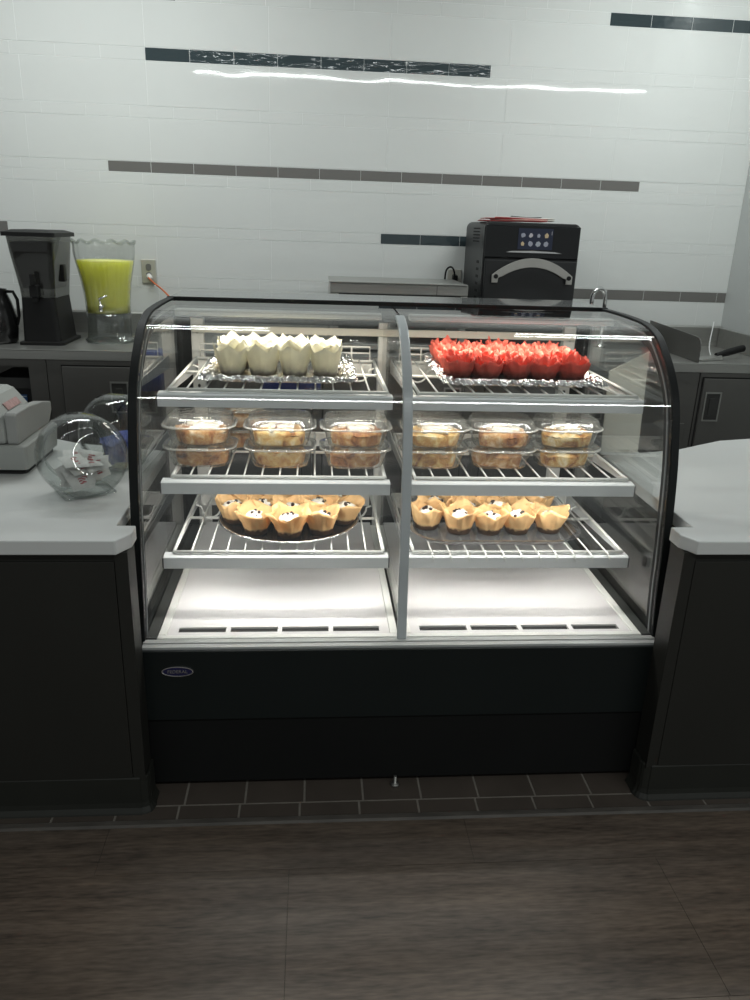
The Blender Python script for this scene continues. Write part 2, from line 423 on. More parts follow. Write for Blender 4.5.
# badge
bd = MB()
n = 40
def ell(a, b, y): return [(a * cos(2 * pi * k / n), y, b * sin(2 * pi * k / n)) for k in range(n)]
bd.loft([ell(.040, .0145, 0), ell(.040, .0145, -.0025), ell(.0375, .0125, -.0028), ell(.0365, .0118, -.0018), ell(.001, .0005, -.0018)], smooth=False)
bo = bd.build('badge', [mat('badge_navy', (.012, .012, .055), .3), mat('badge_silver', (.6, .6, .62), .25, metal=.9)], case, loc=(-.582, -.0062, .3695))
for i, p in enumerate(bo.data.polygons): p.material_index = 0 if i >= 3 * n else 1
def text(s, size, loc, m, parent, name, rot=(pi / 2, 0, 0), ext=.0006, sx=1.0):
    c = bpy.data.curves.new(name, 'FONT'); c.body = s; c.size = size; c.extrude = ext; c.align_x = 'CENTER'; c.align_y = 'CENTER'; c.resolution_u = 3
    o = bpy.data.objects.new('tmp_' + name, c); COL.objects.link(o)
    me = bpy.data.meshes.new_from_object(o.evaluated_get(bpy.context.evaluated_depsgraph_get()))
    bpy.data.objects.remove(o)
    o = bpy.data.objects.new(name, me); COL.objects.link(o); me.materials.clear(); me.materials.append(m)
    o.parent = parent; o.location = loc; o.rotation_euler = rot; o.scale = (sx, 1, 1)
    return o
text('FEDERAL', .0125, (0, -.0026, 0), MATS['badge_silver'], bo, 'lettering', sx=1.02)
# aluminium sill
MB().prism([(.004, .4265), (.004, .432), (.02, .432), (.02, .4295), (.026, .4295), (.026, .433), (.043, .433), (.043, .425), (.004, .425)], -HX + .018, HX - .018, 'x').build('front_sill', alu, case)
# end frames: black curved profile, both ends, with a pale seal line inside
def inset(pr, d):
    out = []
    for i, p in enumerate(pr):
        a = Vector(pr[max(i - 1, 0)]); c = Vector(pr[min(i + 1, len(pr) - 1)]); t = (c - a).normalized()
        out.append((p[0] + t.y * d, p[1] - t.x * d))
    return out
for s in (-1, 1):
    x0, x1 = sorted((s * (HX - .021), s * HX))
    fr = MB(); outer = PROF; inner = inset(PROF, .046)
    outer2 = inset(PROF, -.004)
    ring = []
    for a, b in zip(outer2, inner): ring.append([(x0, a[0], a[1]), (x1, a[0], a[1]), (x1, b[0], b[1]), (x0, b[0], b[1])])
    fr.loft(ring, smooth=False, capb=True, capt=True)
    fr.build('end_frame', black_gloss, case, fix=True, bevel=.002)
    sl = MB(); i1 = inset(PROF, .0190); i2 = inset(PROF, .0245); ring = []
    xa, xb = sorted((s * (HX - .0235), s * (HX - .018)))
    for a, b in zip(i1, i2): ring.append([(xa, a[0], a[1]), (xb, a[0], a[1]), (xb, b[0], b[1]), (xa, b[0], b[1])])
    sl.loft(ring, smooth=False, capb=True, capt=True).build('end_seal', seal_grey, case, fix=True)
    # end glass
    pr = inset(PROF, .031); poly = [(p[0], p[1]) for p in pr if p[1] > .433] 
    poly = [(pr[0][0], .4265)] + poly + [(YB - .055, poly[-1][1]), (YB - .055, .4265)]
    xa, xb = sorted((s * (HX - .019), s * (HX - .014)))
    MB().prism(poly, xa, xb, 'x').build('end_glass', glass_end, case, fix=True)
    # rear upright and lower rail
    xa, xb = sorted((s * (HX - .045), s * HX))
    MB().box(xa, xb, YB - .05, YB, .4255, 1.212).build('rear_upright', black_gloss, case, bevel=.002)
    xa, xb = sorted((s * (HX - .047), s * (HX - .0205)))
    MB().box(xa, xb, .046, YB - .052, .4255, .436).build('side_rail', mat('charcoal_rail', (.045, .048, .046), .35, noise=(10, .1)), case, bevel=.001)
    # white standard inside the rear upright
    xa, xb = sorted((s * (HX - .086), s * (HX - .046)))
    st = MB().box(xa, xb, YB - .046, YB - .012, .4255, 1.15)
    st.build('shelf_standard', white_pc, case, bevel=.002)
    xm = (xa + xb) / 2
    for z in (.70, .93, 1.108):
        MB().prism([(xm + .0045 * cos(2 * pi * k / 10), z + .006 * sin(2 * pi * k / 10)) for k in range(10)], YB - .049, YB - .0462, 'y').build('screw', gap_black, case, fix=True)
# curved glass, two panes
for s, (xa, xb) in ((-1, (-HX + .022, -.012)), (1, (-.006, HX - .022))):
    g = MB(); ins = inset(PROF, .007)
    g.grid([[(x, p[0], p[1]) for p in PROF] for x in (xb, xa)])
    g.grid([[(x, p[0], p[1]) for p in ins] for x in (xa, xb)])
    for x, fl in ((xa, 1), (xb, -1)):
        rows_ = [[(x, p[0], p[1]) for p in PROF], [(x, p[0], p[1]) for p in ins]]
        g.grid(rows_[::fl], smooth=False)
    for k in (0, -1):
        rows_ = [[(xa, *PROF[k]), (xb, *PROF[k])], [(xa, *ins[k]), (xb, *ins[k])]]
        g.grid(rows_ if k == 0 else rows_[::-1], smooth=False)
    g.build('curved_glass', glass_m, case)
# mullion
MX = -.010
mu = MB(); a = inset(PROF, -.0045); b = inset(PROF, .007); ring = []
for p, q in zip(a, b):
    ring.append([(MX - .0125, *p), (MX + .0125, *p), (MX + .0125, *q), (MX - .0125, *q)])
ring = ring[:63]
mu.loft(ring, smooth=False, capb=True, capt=True).build('mullion', mull_grey, case, fix=True, bevel=.003)
MB().prism([(p[0], p[1]) for p in inset(PROF, .012) if p[1] > .437] + [(YB - .05, 1.19), (YB - .05, .437)], MX - .004, MX + .001, 'x').build('centre_divider', glass_m, case, fix=True)
# top
MB().box(-HX + .002, HX - .002, .72, 1.0, 1.214, 1.226).build('top_shelf', glass('milky_top_glass', tint=(.82, .84, .84), f0=.16, body=.25, bodycol=(.6, .62, .62), rough=.05), case, bevel=.002)  # grey milky scatter mixed into the top glass
MB().box(-HX, HX, .714, .726, 1.214, 1.2285).build('top_trim', black_gloss, case, bevel=.002)
MB().box(-HX, HX, YB - .05, YB - .01, 1.153, 1.2085).build('rear_top_beam', black_gloss, case, bevel=.002)
MB().box(-HX + .05, HX - .05, YB - .062, YB - .051, 1.106, 1.130).build('rear_header', mat('cream_header', (.70, .67, .58), .4, noise=(20, .03)), case, bevel=.002)
MB().box(MX - .018, MX + .018, YB - .05, YB - .015, .4255, 1.15).build('centre_post', white_pc, case, bevel=.002)
# rear sliding glass doors with frames
for s in (-1, 1):
    xa, xb = (-HX + .09, MX - .02) if s < 0 else (MX + .02, HX - .09)
    dr = MB().box(xa, xb, YB - .03, YB - .025, .45, 1.15).build('rear_door', glass_m, case)
    for za, zb in ((.436, .46), (1.135, 1.152)): MB().box(xa, xb, YB - .034, YB - .021, za, zb).build('door_track', black_gloss, dr)
# deck pans
for xa, xb in ((-HX + .049, MX - .008), (MX + .008, HX - .047)):
    MB().box(xa, xb, .044, .062, .4255, .436).box(xa, xa + .020, .062, YB - .055, .4255, .436).box(xb - .020, xb, .062, YB - .055, .4255, .436).build('deck_frame', white_pc, case, bevel=.002)
    dk = MB(); xi, xj = xa + .0205, xb - .0205
    n_s = 4; w = (xj - xi - .04) / n_s
    # slotted front strip built from bars around the slots
    dk.box(xi, xj, .0625, .082, .426, .4315).box(xi, xj, .108, .27, .426, .4315)
    for k in range(n_s + 1):
        c = xi + .02 + k * w
        l, r = (xi, c + .006) if k == 0 else ((c - .006, xj) if k == n_s else (c - .006, c + .006))
        dk.box(l, r, .082, .108, .426, .4315)
    dk.hexa([(xi, .27, .426), (xj, .27, .426), (xj, YB - .056, .426), (xi, YB - .056, .426)], [(xi, .27, .4315), (xj, .27, .4315), (xj, YB - .056, .446), (xi, YB - .056, .446)])
    d = dk.build('deck_pan', deck_white, case)
    MB().box(xi, xj, .080, .110, .4256, .4259).build('air_slot', gap_black, d)

# shelves: wire rack + front price rail + rear bracket
def shelf(xa, xb, zw, yf, yr, rail_y, label=None, lip=0.0, n=12, backstop=False):
    sh = MB()
    R = .0032
    # outer frame
    sh.tube([(xa, yf, zw), (xa, yr, zw)], .0045).tube([(xb, yf, zw), (xb, yr, zw)], .0045)
    sh.tube([(xa, yf, zw), (xb, yf, zw)], .0045).tube([(xa, yr, zw), (xb, yr, zw)], .0045)
    sh.tube([(xa, (yf + yr) / 2 + .03, zw - .006), (xb, (yf + yr) / 2 + .03, zw - .006)], .0045)
    for k in range(1, n):
        x = xa + (xb - xa) * k / n
        if lip: pts = [(x, yr, zw + .003), (x, yf - lip, zw + .003), (x + .003, yf - lip - .010, zw - .012)]
        else: pts = [(x, yr, zw + .003), (x, yf + .002, zw + .003), (x, yf - .004, zw - .003)]
        sh.tube(pts, R * .8, 6)
    if backstop:
        for xs in ((xa + .012, xa + .13), (xb - .13, xb - .012)):
            sh.tube([(xs[0], yr, zw), (xs[0], yr + .004, zw + .045), (xs[1], yr + .004, zw + .045), (xs[1], yr, zw)], .003, 6)
            sh.tube([((xs[0] + xs[1]) / 2, yr, zw), ((xs[0] + xs[1]) / 2, yr + .004, zw + .045)], .003, 6)
            sh.tube([(xs[0], yr + .003, zw + .025), (xs[1], yr + .003, zw + .025)], .003, 6)
    o = sh.build('wire_shelf', wire_white, case)
    # support loops under the rack
    for x in (xa + .05, xb - .05):
        lp = MB()
        pts = [(x - .045, yr - .1, zw - .006)] + [(x - .03 * cos(a), yr - .1, zw - .012 - .035 * sin(a)) for a in [pi * k / 8 for k in range(9)]] + [(x + .045, yr - .1, zw - .006)]
        lp.tube(pts, .003, 6)
        lp.build('under_loop', wire_white, o)
    # rail
    xl, xr = xa - .026, xb + .014
    if xl < -.3 and xb > -.3: pass
    rl = MB()
    rl.prism([(rail_y, zw - .042), (rail_y, zw - .011), (rail_y + .004, zw - .008), (rail_y + .030, zw - .006), (rail_y + .030, zw - .009), (rail_y + .006, zw - .012), (rail_y + .006, zw - .042)], xl, xr, 'x')
    rl.build('price_rail', rail_grey, o, bevel=.0008)
    for q0, q1 in ((xl - .003, xl), (xr, xr + .003)): MB().box(q0, q1, rail_y, rail_y + .02, zw - .040, zw - .012).build('rail_cap', mat('grey_end_cap', (.08, .08, .08), .5, noise=(20, .1)), o)
    # lamp housing behind the rail
    MB().box(xl + .01, xr - .01, rail_y + .008, rail_y + .028, zw - .030, zw - .013).build('lamp_housing', white_pc, o)
    # rear bracket plate and side arms
    MB().box(xa + .004, xb - .004, yr + .006, yr + .010, zw - .045, zw - .006).build('rear_plate', white_pc, o)
    for x in (xa - .008, xb + .005):
        MB().prism([(yf + .02, zw - .006), (yf + .02, zw - .018), (YB - .052, zw - .05), (YB - .052, zw - .006)], x, x + .003, 'x').build('bracket_arm', rail_grey, o)
    # area lamp under the rail
    ld = bpy.data.lights.new('shelf_lamp', 'AREA'); ld.shape = 'RECTANGLE'; ld.size = (xr - xl) * .92; ld.size_y = .012
    ld.energy = 1.0; ld.color = (1, .98, .94)
    lo = bpy.data.objects.new('shelf_lamp', ld); COL.objects.link(lo); lo.location = ((xl + xr) / 2, rail_y + .018, zw - .032)
    lo.rotation_euler = (radians(14), 0, 0)
    lo.parent = case
    return o, ld
LAMPS = []
BL, BR = (-.615, -.050), (.034, .628)
for (xa, xb), nn in ((BL, 12), (BR, 12)):
    LAMPS.append(shelf(xa, xb, 1.036, .262, .765, .245, n=nn, backstop=True)[1])
    LAMPS.append(shelf(xa, xb, .806, .250, .72, .225, n=nn)[1])
    LAMPS.append(shelf(xa, xb, .604, .212, .70, .195, n=nn, lip=.028 if xa > 0 else 0)[1])
# canopy lamps under the top, one per bay
for xa, xb in ((-.63, -.05), (.03, .63)):
    MB().box(xa, xb, .50, .54, 1.196, 1.213).build('canopy_lamp', white_pc, case, bevel=.002)
    ld = bpy.data.lights.new('canopy_lamp_light', 'AREA'); ld.shape = 'RECTANGLE'; ld.size = xb - xa - .02; ld.size_y = .03; ld.energy = 1.5; ld.color = (1, .93, .80)
    lo = bpy.data.objects.new('canopy_lamp_light', ld); COL.objects.link(lo); lo.location = ((xa + xb) / 2, .52, 1.195); lo.parent = case
    LAMPS.append(ld)

# ------------------------------------------------------------------ pastries
ORD = {4: ['leftmost', 'second from left', 'third from left', 'rightmost'], 5: ['leftmost', 'second from left', 'middle', 'fourth from left', 'rightmost'], 3: ['left', 'middle', 'right'], 1: ['only'], 2: ['left', 'right']}
def foil_tray(x0, x1, y0, y1, z, label):
    cx, cy = (x0 + x1) / 2, (y0 + y1) / 2; w, d = x1 - x0, y1 - y0
    t = thing('foil_tray', label, 'tray', (cx, cy, z), 0, 'foil trays on the top shelf')
    rng = random.Random(int(1000 * (x1 + 2)))
    rings = []
    for (ins, h, amp) in ((.042, .0012, .0003), (.038, .004, .002), (.032, .010, .0036), (.025, .016, .0042), (.018, .020, .0044), (.010, .024, .0046), (.002, .025, .0046), (-.004, .021, .0044), (-.009, .014, .004)):
        base = rrect(w - 2 * ins, d - 2 * ins, .03, 8)
        pts = []
        for i in range(len(base)):
            p, q = Vector(base[i]), Vector(base[(i + 1) % len(base)])
            m = max(1, round((q - p).length / .0065))
            if len(rings) == 0: pass
            pts += [p.lerp(q, k / m) for k in range(m)]
        rings.append((pts, h, amp))
    N = max(len(r[0]) for r in rings)
    RR = []
    for pts, h, amp in rings:
        pts = [pts[int(i * len(pts) / N)] for i in range(N)]
        RR.append([(p.x + rng.uniform(-amp, amp), p.y + rng.uniform(-amp, amp), max(.0008, h + rng.uniform(-amp, amp))) for p in pts])
    MB().loft(RR[0:1] + RR[0:2], smooth=False, capb=True).build('base_sheet', foil, t, solid=.0006, fix=True)
    MB().loft(RR[1:], smooth=False).build('crimped_rim', foil, t, solid=.0006, fix=True)
    return t
Z1 = 1.036 + .0062
foil_tray(-.535, -.135, .295, .735, Z1, 'silver foil tray holding the white tulip muffins')
foil_tray(.115, .555, .305, .775, Z1, 'silver foil tray holding the red tulip muffins')

def tulip_mesh(name, r0, rm, rt_, h, hp, amp, m, seed, npt=4, nt=64, nz=9, crump=.0, leans=(-.10, .22)):
    """paper liner: round at the foot, four pointed folds at the top"""
    rg = random.Random(seed); ph = [rg.uniform(0, 6.28) for _ in range(6)]; pkh = [rg.uniform(.55, 1.15) for _ in range(npt)]; lean = [rg.uniform(*leans) for _ in range(npt)]
    rows = []
    for j in range(nz):
        v = j / (nz - 1); row = []
        for k in range(nt):
            t = 2 * pi * k / nt
            u = (t / (2 * pi) * npt) % 1; ip = int(t / (2 * pi) * npt) % npt
            tri = 1 - abs(2 * u - 1)                      # 1 at a point, 0 between points
            hh = h + hp * pkh[ip] * (tri ** 1.15) * v - hp * .12
            z = hh * v
            r = r0 + (rm - r0) * min(1, v * 1.6) + (rt_ - rm) * max(0, (v - .45) / .55) ** 1.4 * (1 + .35 * (tri - .4) + lean[ip])
            pl = amp * v * (sin(12 * t + ph[0] + 3 * v) * .5 + sin(7 * t + ph[1] + 5 * v) * .7 + sin(19 * t + ph[2]) * .3)
            pl2 = .0009 * sin(24 * t) * (1 - v)
            q = r + pl + pl2 + rg.uniform(-crump, crump) * v
            row.append((q * cos(t), q * sin(t), z + rg.uniform(-crump, crump) * v * .8 + .0004))
        rows.append(row)
    mb = MB(); mb.loft(rows, capb=True)
    me = mb.mesh(name, m)
    return me
def obj(name, me, parent=None, loc=None, rz=0, solid=0):
    o = bpy.data.objects.new(name, me); COL.objects.link(o)
    if parent: o.parent = parent
    if loc: o.location = loc
    o.rotation_euler = (0, 0, rz)
    if solid:
        q = o.modifiers.new('s', 'SOLIDIFY'); q.thickness = solid; q.offset = -1
    return o

def paper_mat(name, top, foot, h, trl, sharp=.25):
    """paper with a darker foot: stain and cake showing through, plus painted shade on the red"""
    m = bpy.data.materials.new(name); m.use_nodes = True; nt = m.node_tree; b = nt.nodes['Principled BSDF']; out = nt.nodes['Material Output']
    L = nt.links.new; N = nt.nodes.new
    tc = N('ShaderNodeTexCoord'); sp = N('ShaderNodeSeparateXYZ'); n = N('ShaderNodeTexNoise'); n.inputs['Scale'].default_value = 70; n.inputs['Detail'].default_value = 3
    oi = N('ShaderNodeObjectInfo')
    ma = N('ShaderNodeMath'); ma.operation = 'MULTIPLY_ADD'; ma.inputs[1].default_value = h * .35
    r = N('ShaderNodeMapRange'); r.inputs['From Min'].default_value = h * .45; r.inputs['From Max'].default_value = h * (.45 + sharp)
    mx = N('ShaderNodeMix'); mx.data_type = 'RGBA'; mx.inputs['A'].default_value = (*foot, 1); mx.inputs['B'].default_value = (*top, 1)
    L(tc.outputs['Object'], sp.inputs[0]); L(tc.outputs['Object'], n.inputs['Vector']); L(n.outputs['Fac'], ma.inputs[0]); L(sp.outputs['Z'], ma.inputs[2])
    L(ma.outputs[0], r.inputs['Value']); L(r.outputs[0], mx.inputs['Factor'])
    n2 = N('ShaderNodeTexNoise'); n2.inputs['Scale'].default_value = 30; n2.inputs['Detail'].default_value = 4
    r2 = N('ShaderNodeMapRange'); r2.inputs['To Min'].default_value = .78; r2.inputs['To Max'].default_value = 1.18
    sc = N('ShaderNodeVectorMath'); sc.operation = 'SCALE'
    L(tc.outputs['Object'], n2.inputs['Vector']); L(n2.outputs['Fac'], r2.inputs['Value']); L(mx.outputs['Result'], sc.inputs[0]); L(r2.outputs[0], sc.inputs['Scale'])
    L(sc.outputs[0], b.inputs['Base Color']); b.inputs['Roughness'].default_value = .6; b.inputs['Specular IOR Level'].default_value = .25
    tl = N('ShaderNodeBsdfTranslucent'); L(sc.outputs[0], tl.inputs[0])
    ms = N('ShaderNodeMixShader'); ms.inputs[0].default_value = trl
    L(b.outputs[0], ms.inputs[1]); L(tl.outputs[0], ms.inputs[2]); L(ms.outputs[0], out.inputs[0])
    return m
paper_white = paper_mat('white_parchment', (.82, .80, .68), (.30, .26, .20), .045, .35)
paper_red = paper_mat('red_parchment', (.84, .20, .145), (.13, .035, .03), .050, .35, .45)  # dark foot mixes the cake behind with painted shade of the front
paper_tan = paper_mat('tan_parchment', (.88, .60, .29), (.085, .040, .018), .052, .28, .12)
cake_dark = ramp_mat('dark_cake', [(.3, (.03, .014, .008)), (.7, (.10, .05, .025))], 60, .8, bump=.4)
cake_pale = ramp_mat('pale_cake', [(.3, (.45, .28, .12)), (.7, (.70, .50, .25))], 50, .8, bump=.4)
cake_red = ramp_mat('red_cake', [(.3, (.22, .015, .012)), (.7, (.40, .03, .02))], 50, .8, bump=.4)
cream_m = mat('white_cream', (.86, .83, .74), .45, noise=(40, .05), sss=.1, bump=((60, 60, 60), .5, .004))
choc_m = mat('chocolate_chip_brown', (.028, .014, .009), .35, noise=(80, .2))
def dome_mesh(name, r, z0, h, m, n=20, rough=.002, seed=1):
    rg = random.Random(seed); prof = []
    rows = []
    for j in range(6):
        a = pi / 2 * j / 5
        rr = r * cos(a) + .0004; zz = z0 + h * sin(a)
        rows.append([(rr * cos(2 * pi * k / n) + rg.uniform(-rough, rough) * (j < 5), rr * sin(2 * pi * k / n) + rg.uniform(-rough, rough) * (j < 5), zz + rg.uniform(-rough, rough) * .7) for k in range(n)])
    return MB().loft(rows, capb=True, capt=True).mesh(name, m)
def blob_mesh(name, m, r, sx, sy, sz, seed, rough=.15, n=14, cut=None):
    rg = random.Random(seed); rows = []
    ph = [rg.uniform(0, 6.28) for _ in range(4)]
    for j in range(9):
        a = -pi / 2 + pi * j / 8
        row = []
        for k in range(n):
            t = 2 * pi * k / n
            q = r * (1 + rough * (sin(3 * t + ph[0] + 2 * a) * .6 + sin(2 * a * 2 + 5 * t + ph[1]) * .5))
            c = max(cos(a), .02)
            row.append((q * c * cos(t) * sx, q * c * sin(t) * sy, q * sin(a) * sz))
        rows.append(row)
    return MB().loft(rows, capb=True, capt=True).mesh(name, m)
chips = [blob_mesh('chocolate_chip', choc_m, .0062, 1, .85, .7, i, .1, 10) for i in range(3)]

def muffins(name, kind, spots, z, label_fn, group, liners, cake_me, creams=None, solid=.0004, scale=1.0, nchips=4, seed=1):
    rg = random.Random(seed)
    for i, (x, y) in enumerate(spots):
        t = thing(name, label_fn(i), kind, (x, y, z), rg.uniform(0, 6.28), group)
        t.scale = (scale * rg.uniform(.96, 1.03),) * 2 + (scale * rg.uniform(.95, 1.05),)
        obj('paper_liner', rg.choice(liners), t, solid=solid)
        obj('cake', rg.choice(cake_me), t)
        if creams:
            c = obj('cream_topping', rg.choice(creams), t, (rg.uniform(-.004, .004), rg.uniform(-.004, .004), .050), rg.uniform(0, 6))
            for k in range(nchips):
                a = rg.uniform(0, 6.28); r = rg.uniform(.004, .024)
                q = obj('chocolate_chip', rg.choice(chips), t, (r * cos(a), r * sin(a), .0618 - r * r * 13), rg.uniform(0, 6))

def rowlab(rows, fmt):
    """rows: list of counts front to back"""
    names = {1: ['front'], 2: ['front', 'back'], 3: ['front', 'middle', 'back'], 4: ['front', 'second', 'third', 'back']}[len(rows)]
    out = []
    for rn, c in zip(names, rows):
        for o in ORD[c]: out.append(fmt % (o, rn))
    return out
# white: 4 x 3
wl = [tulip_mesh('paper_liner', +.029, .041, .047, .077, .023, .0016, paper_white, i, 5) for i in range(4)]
wc = [dome_mesh('cake', .0275, .004, .052, cake_pale, seed=i) for i in range(2)]
sp = [(x + random.uniform(-.003, .003), y + random.uniform(-.003, .003)) for y in (.405, .492, .579) for x in (-.468, -.383, -.298, -.212)]
lb = rowlab([4, 4, 4], 'white tulip-wrapped muffin, %s in the %s row of left foil tray')
muffins('muffin', 'muffin', sp, Z1 + .0025, lambda i: lb[i], 'white tulip muffins on the top shelf', wl, wc, seed=3)
# red: 5 x 4
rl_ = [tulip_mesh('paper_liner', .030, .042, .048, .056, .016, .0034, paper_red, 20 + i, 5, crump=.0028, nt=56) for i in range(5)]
rc = [dome_mesh('cake', .028, .003, .036, cake_red, seed=i) for i in range(2)]
sp = [(x + random.uniform(-.004, .004), y + random.uniform(-.004, .004)) for y in (.412, .498, .584, .668) for x in (.165, .246, .327, .408, .489)]
lb = rowlab([5, 5, 5, 5], 'red crinkled-paper muffin, %s in the %s row of right foil tray')
# petals: second ruffled ring inside the red liners
rp = [tulip_mesh('paper_petals', .018, .026, .034, .062, .018, .004, paper_red, 40 + i, 6, crump=.004, nt=50) for i in range(3)]
rg = random.Random(5)
for i, (x, y) in enumerate(sp):
    t = thing('muffin', lb[i], 'muffin', (x, y, Z1 + .0025), rg.uniform(0, 6.28), 'red tulip muffins on the top shelf')
    t.scale = (rg.uniform(.96, 1.03),) * 2 + (rg.uniform(.93, 1.07),)
    obj('paper_liner', rg.choice(rl_), t, solid=.0004); obj('paper_petals', rg.choice(rp), t, rz=rg.uniform(0, 6), solid=.0004, loc=(0, 0, .004)); obj('cake', rg.choice(rc), t)
# tan: low shelf
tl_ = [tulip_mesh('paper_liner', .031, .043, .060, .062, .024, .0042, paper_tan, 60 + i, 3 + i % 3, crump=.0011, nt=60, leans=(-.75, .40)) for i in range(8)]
tcak = [dome_mesh('cake', .031, .004, .046, cake_dark, seed=i) for i in range(3)]
tcr = [blob_mesh('cream_topping', cream_m, .023, 1.15, .92, .50, 70 + i, .32, 22) for i in range(4)]
Z3 = .604 + .0062
# round platter
pt = thing('platter', 'round dark platter with silver rim on the lower shelf', 'platter', (-.312, .425, Z3))
MB().lathe([(.001, .002), (.165, .002), (.178, .006), (.196, .016), (.204, .0175), (.204, .0155), (.196, .0135), (.18, .003), (.165, 0), (.001, 0)], 72, capb=True, capt=True).build('plate', mat('black_gloss_plate', (.015, .013, .012), .15, noise=(10, .1)), pt, fix=True)
rg = random.Random(9)
MB().tube([(.2045 * cos(2 * pi * k / 120), .2045 * sin(2 * pi * k / 120), .0175 + rg.uniform(-.0012, .0012)) for k in range(120)], .0032, 6, closed=True).build('foil_edge', foil, pt)
sp = [(-.472, .420), (-.404, .332), (-.310, .312), (-.219, .333), (-.150, .418), (-.389, .432), (-.305, .412), (-.226, .440), (-.440, .512), (-.350, .522), (-.264, .520), (-.180, .512)]
lb = ['tan paper muffin with cream at the left edge of the round platter', 'tan paper muffin, second from left along front of round platter', 'tan paper muffin at the very front middle of round platter', 'tan paper muffin, fourth from left along front of round platter', 'tan paper muffin at the right edge of the round platter',
      'tan paper muffin in the left of the round platter\'s centre', 'tan paper muffin in the very middle of the round platter', 'tan paper muffin in the right of the round platter\'s centre',
      'tan paper muffin, leftmost at the back of the round platter', 'tan paper muffin, second from left at back of round platter', 'tan paper muffin, third from left at back of round platter', 'tan paper muffin, rightmost at the back of the round platter']
muffins('muffin', 'muffin', sp, Z3 + .003, lambda i: lb[i], 'tan chocolate chip muffins on the round platter', tl_, tcak, tcr, seed=12)
# clear rectangular tray
ct = thing('serving_tray', 'clear plastic serving tray with rounded corners on lower shelf', 'tray', (.285, .435, Z3))
def rr3(w, d, r, z): return [(p[0], p[1], z) for p in rrect(w, d, r, 7)]
MB().loft([rr3(.43, .37, .07, 0), rr3(.44, .38, .075, .001), rr3(.475, .415, .09, .022), rr3(.50, .44, .10, .024), rr3(.50, .44, .10, .0215), rr3(.478, .418, .09, .0195), rr3(.443, .383, .075, .004), rr3(.43, .37, .07, .003)], capb=True, capt=True, smooth=False).build('tray_shell', glass('smoked_clear_plastic', tint=(.72, .72, .72), f0=.07, body=.06, bodycol=(.3, .3, .3)), ct, fix=True)
sp = [(.092, .372), (.182, .338), (.270, .335), (.354, .338), (.452, .345), (.130, .455), (.222, .427), (.312, .424), (.402, .430), (.180, .518), (.270, .514), (.360, .516), (.458, .500)]
lb = rowlab([5, 4, 4], 'tan paper chocolate chip muffin, %s in %s row of clear tray')
muffins('muffin', 'muffin', sp, Z3 + .0045, lambda i: lb[i], 'tan chocolate chip muffins on the clear tray', tl_, tcak, tcr, seed=21)

# clamshell containers and the danishes inside them
def clam_meshes(lid_h):
    def ribbed(w, d, r, z, amp):
        pts = []
        base = rrect(w, d, r, 10); n = len(base); P = []
        for i in range(n):
            p, q = Vector(base[i]), Vector(base[(i + 1) % n]); m = max(1, round((q - p).length / .005))
            P += [p.lerp(q, k / m) for k in range(m)]
        return P
    W, D, R = .200, .160, .052
    P0 = ribbed(W, D, R, 0, 0); n = len(P0)
    def ring(w, d, z, amp=0):
        sx, sy = w / W, d / D; out = []
        for i, p in enumerate(P0):
            a = 1 + amp * (1 if (i // 2) % 2 else -1)
            out.append((p.x * sx * a, p.y * sy * a, z))
        return out
    b = MB().loft([ring(.142, .106, .0005), ring(.150, .114, .003, .004), ring(.160, .123, .020, .006), ring(.172, .134, .044, .006), ring(.178, .140, .0515)], capb=True)
    rim = MB().loft([ring(.178, .140, .0515), ring(.199, .159, .0525), ring(.2, .16, .0545), ring(.2, .16, .0565), ring(.188, .149, .0575)])
    if lid_h > .01:
        l = MB().loft([ring(.188, .149, .0575), ring(.180, .142, .0575 + lid_h * .25), ring(.172, .134, .0575 + lid_h * .75), ring(.160, .122, .0575 + lid_h * .97), ring(.140, .104, .0575 + lid_h)], capt=True)
    else:
        l = MB().loft([ring(.188, .149, .0575), ring(.155, .118, .0578), ring(.152, .115, .0572)], capt=True)
    return b.mesh('container_base', pet), rim.mesh('rim', pet_rim), l.mesh('container_lid', pet)
CL = {True: clam_meshes(.024), False: clam_meshes(.0)}
crust = ramp_mat('baked_danish_crust', [(.30, (.26, .09, .025)), (.42, (.60, .30, .09)), (.55, (.80, .55, .22)), (.68, (.90, .78, .52))], 34, .45, bump=.8, distortion=.8)
crust2 = ramp_mat('browned_danish_crust', [(.30, (.15, .045, .018)), (.42, (.42, .17, .06)), (.55, (.62, .35, .14)), (.68, (.84, .68, .48))], 34, .45, bump=.8, distortion=.8)
icing_m = mat('sugar_icing', (.88, .82, .70), .3, noise=(60, .06), sss=.1)
fill_m = mat('fruit_filling', (.20, .05, .025), .3, noise=(50, .4))
def danish_mesh(seed, m):
    rg = random.Random(seed); ph = [rg.uniform(0, 6.28) for _ in range(5)]; n = 48; rows = []
    for j in range(21):
        v = j / 20; row = []
        # profile: foot -> side -> top -> centre dip, with spiral ridges
        for k in range(n):
            t = 2 * pi * k / n
            if v < .35: r = .92 + .08 * sin(v / .35 * pi / 2); z = .032 * v / .35
            else:
                u = (v - .35) / .65; r = 1 - u * .98
                z = .032 + .010 * sin(pi * min(1, u * 1.2)) - .008 * u + .0050 * sin(u * 15 - t + ph[0]) * (1 - u * .4) + .0022 * sin(5 * t + 9 * u + ph[3]) + .0016 * sin(11 * t - 14 * u + ph[4])
            w = 1 + .05 * sin(3 * t + ph[1]) + .03 * sin(7 * t + ph[2])
            row.append((.068 * r * w * cos(t), .048 * r * w * sin(t), max(.0005, z + rg.uniform(-.0012, .0012))))
        rows.append(row)
    return MB().loft(rows, capb=True, capt=True).mesh('pastry', m)
dm = [danish_mesh(i, crust if i % 2 == 0 else crust2) for i in range(6)]
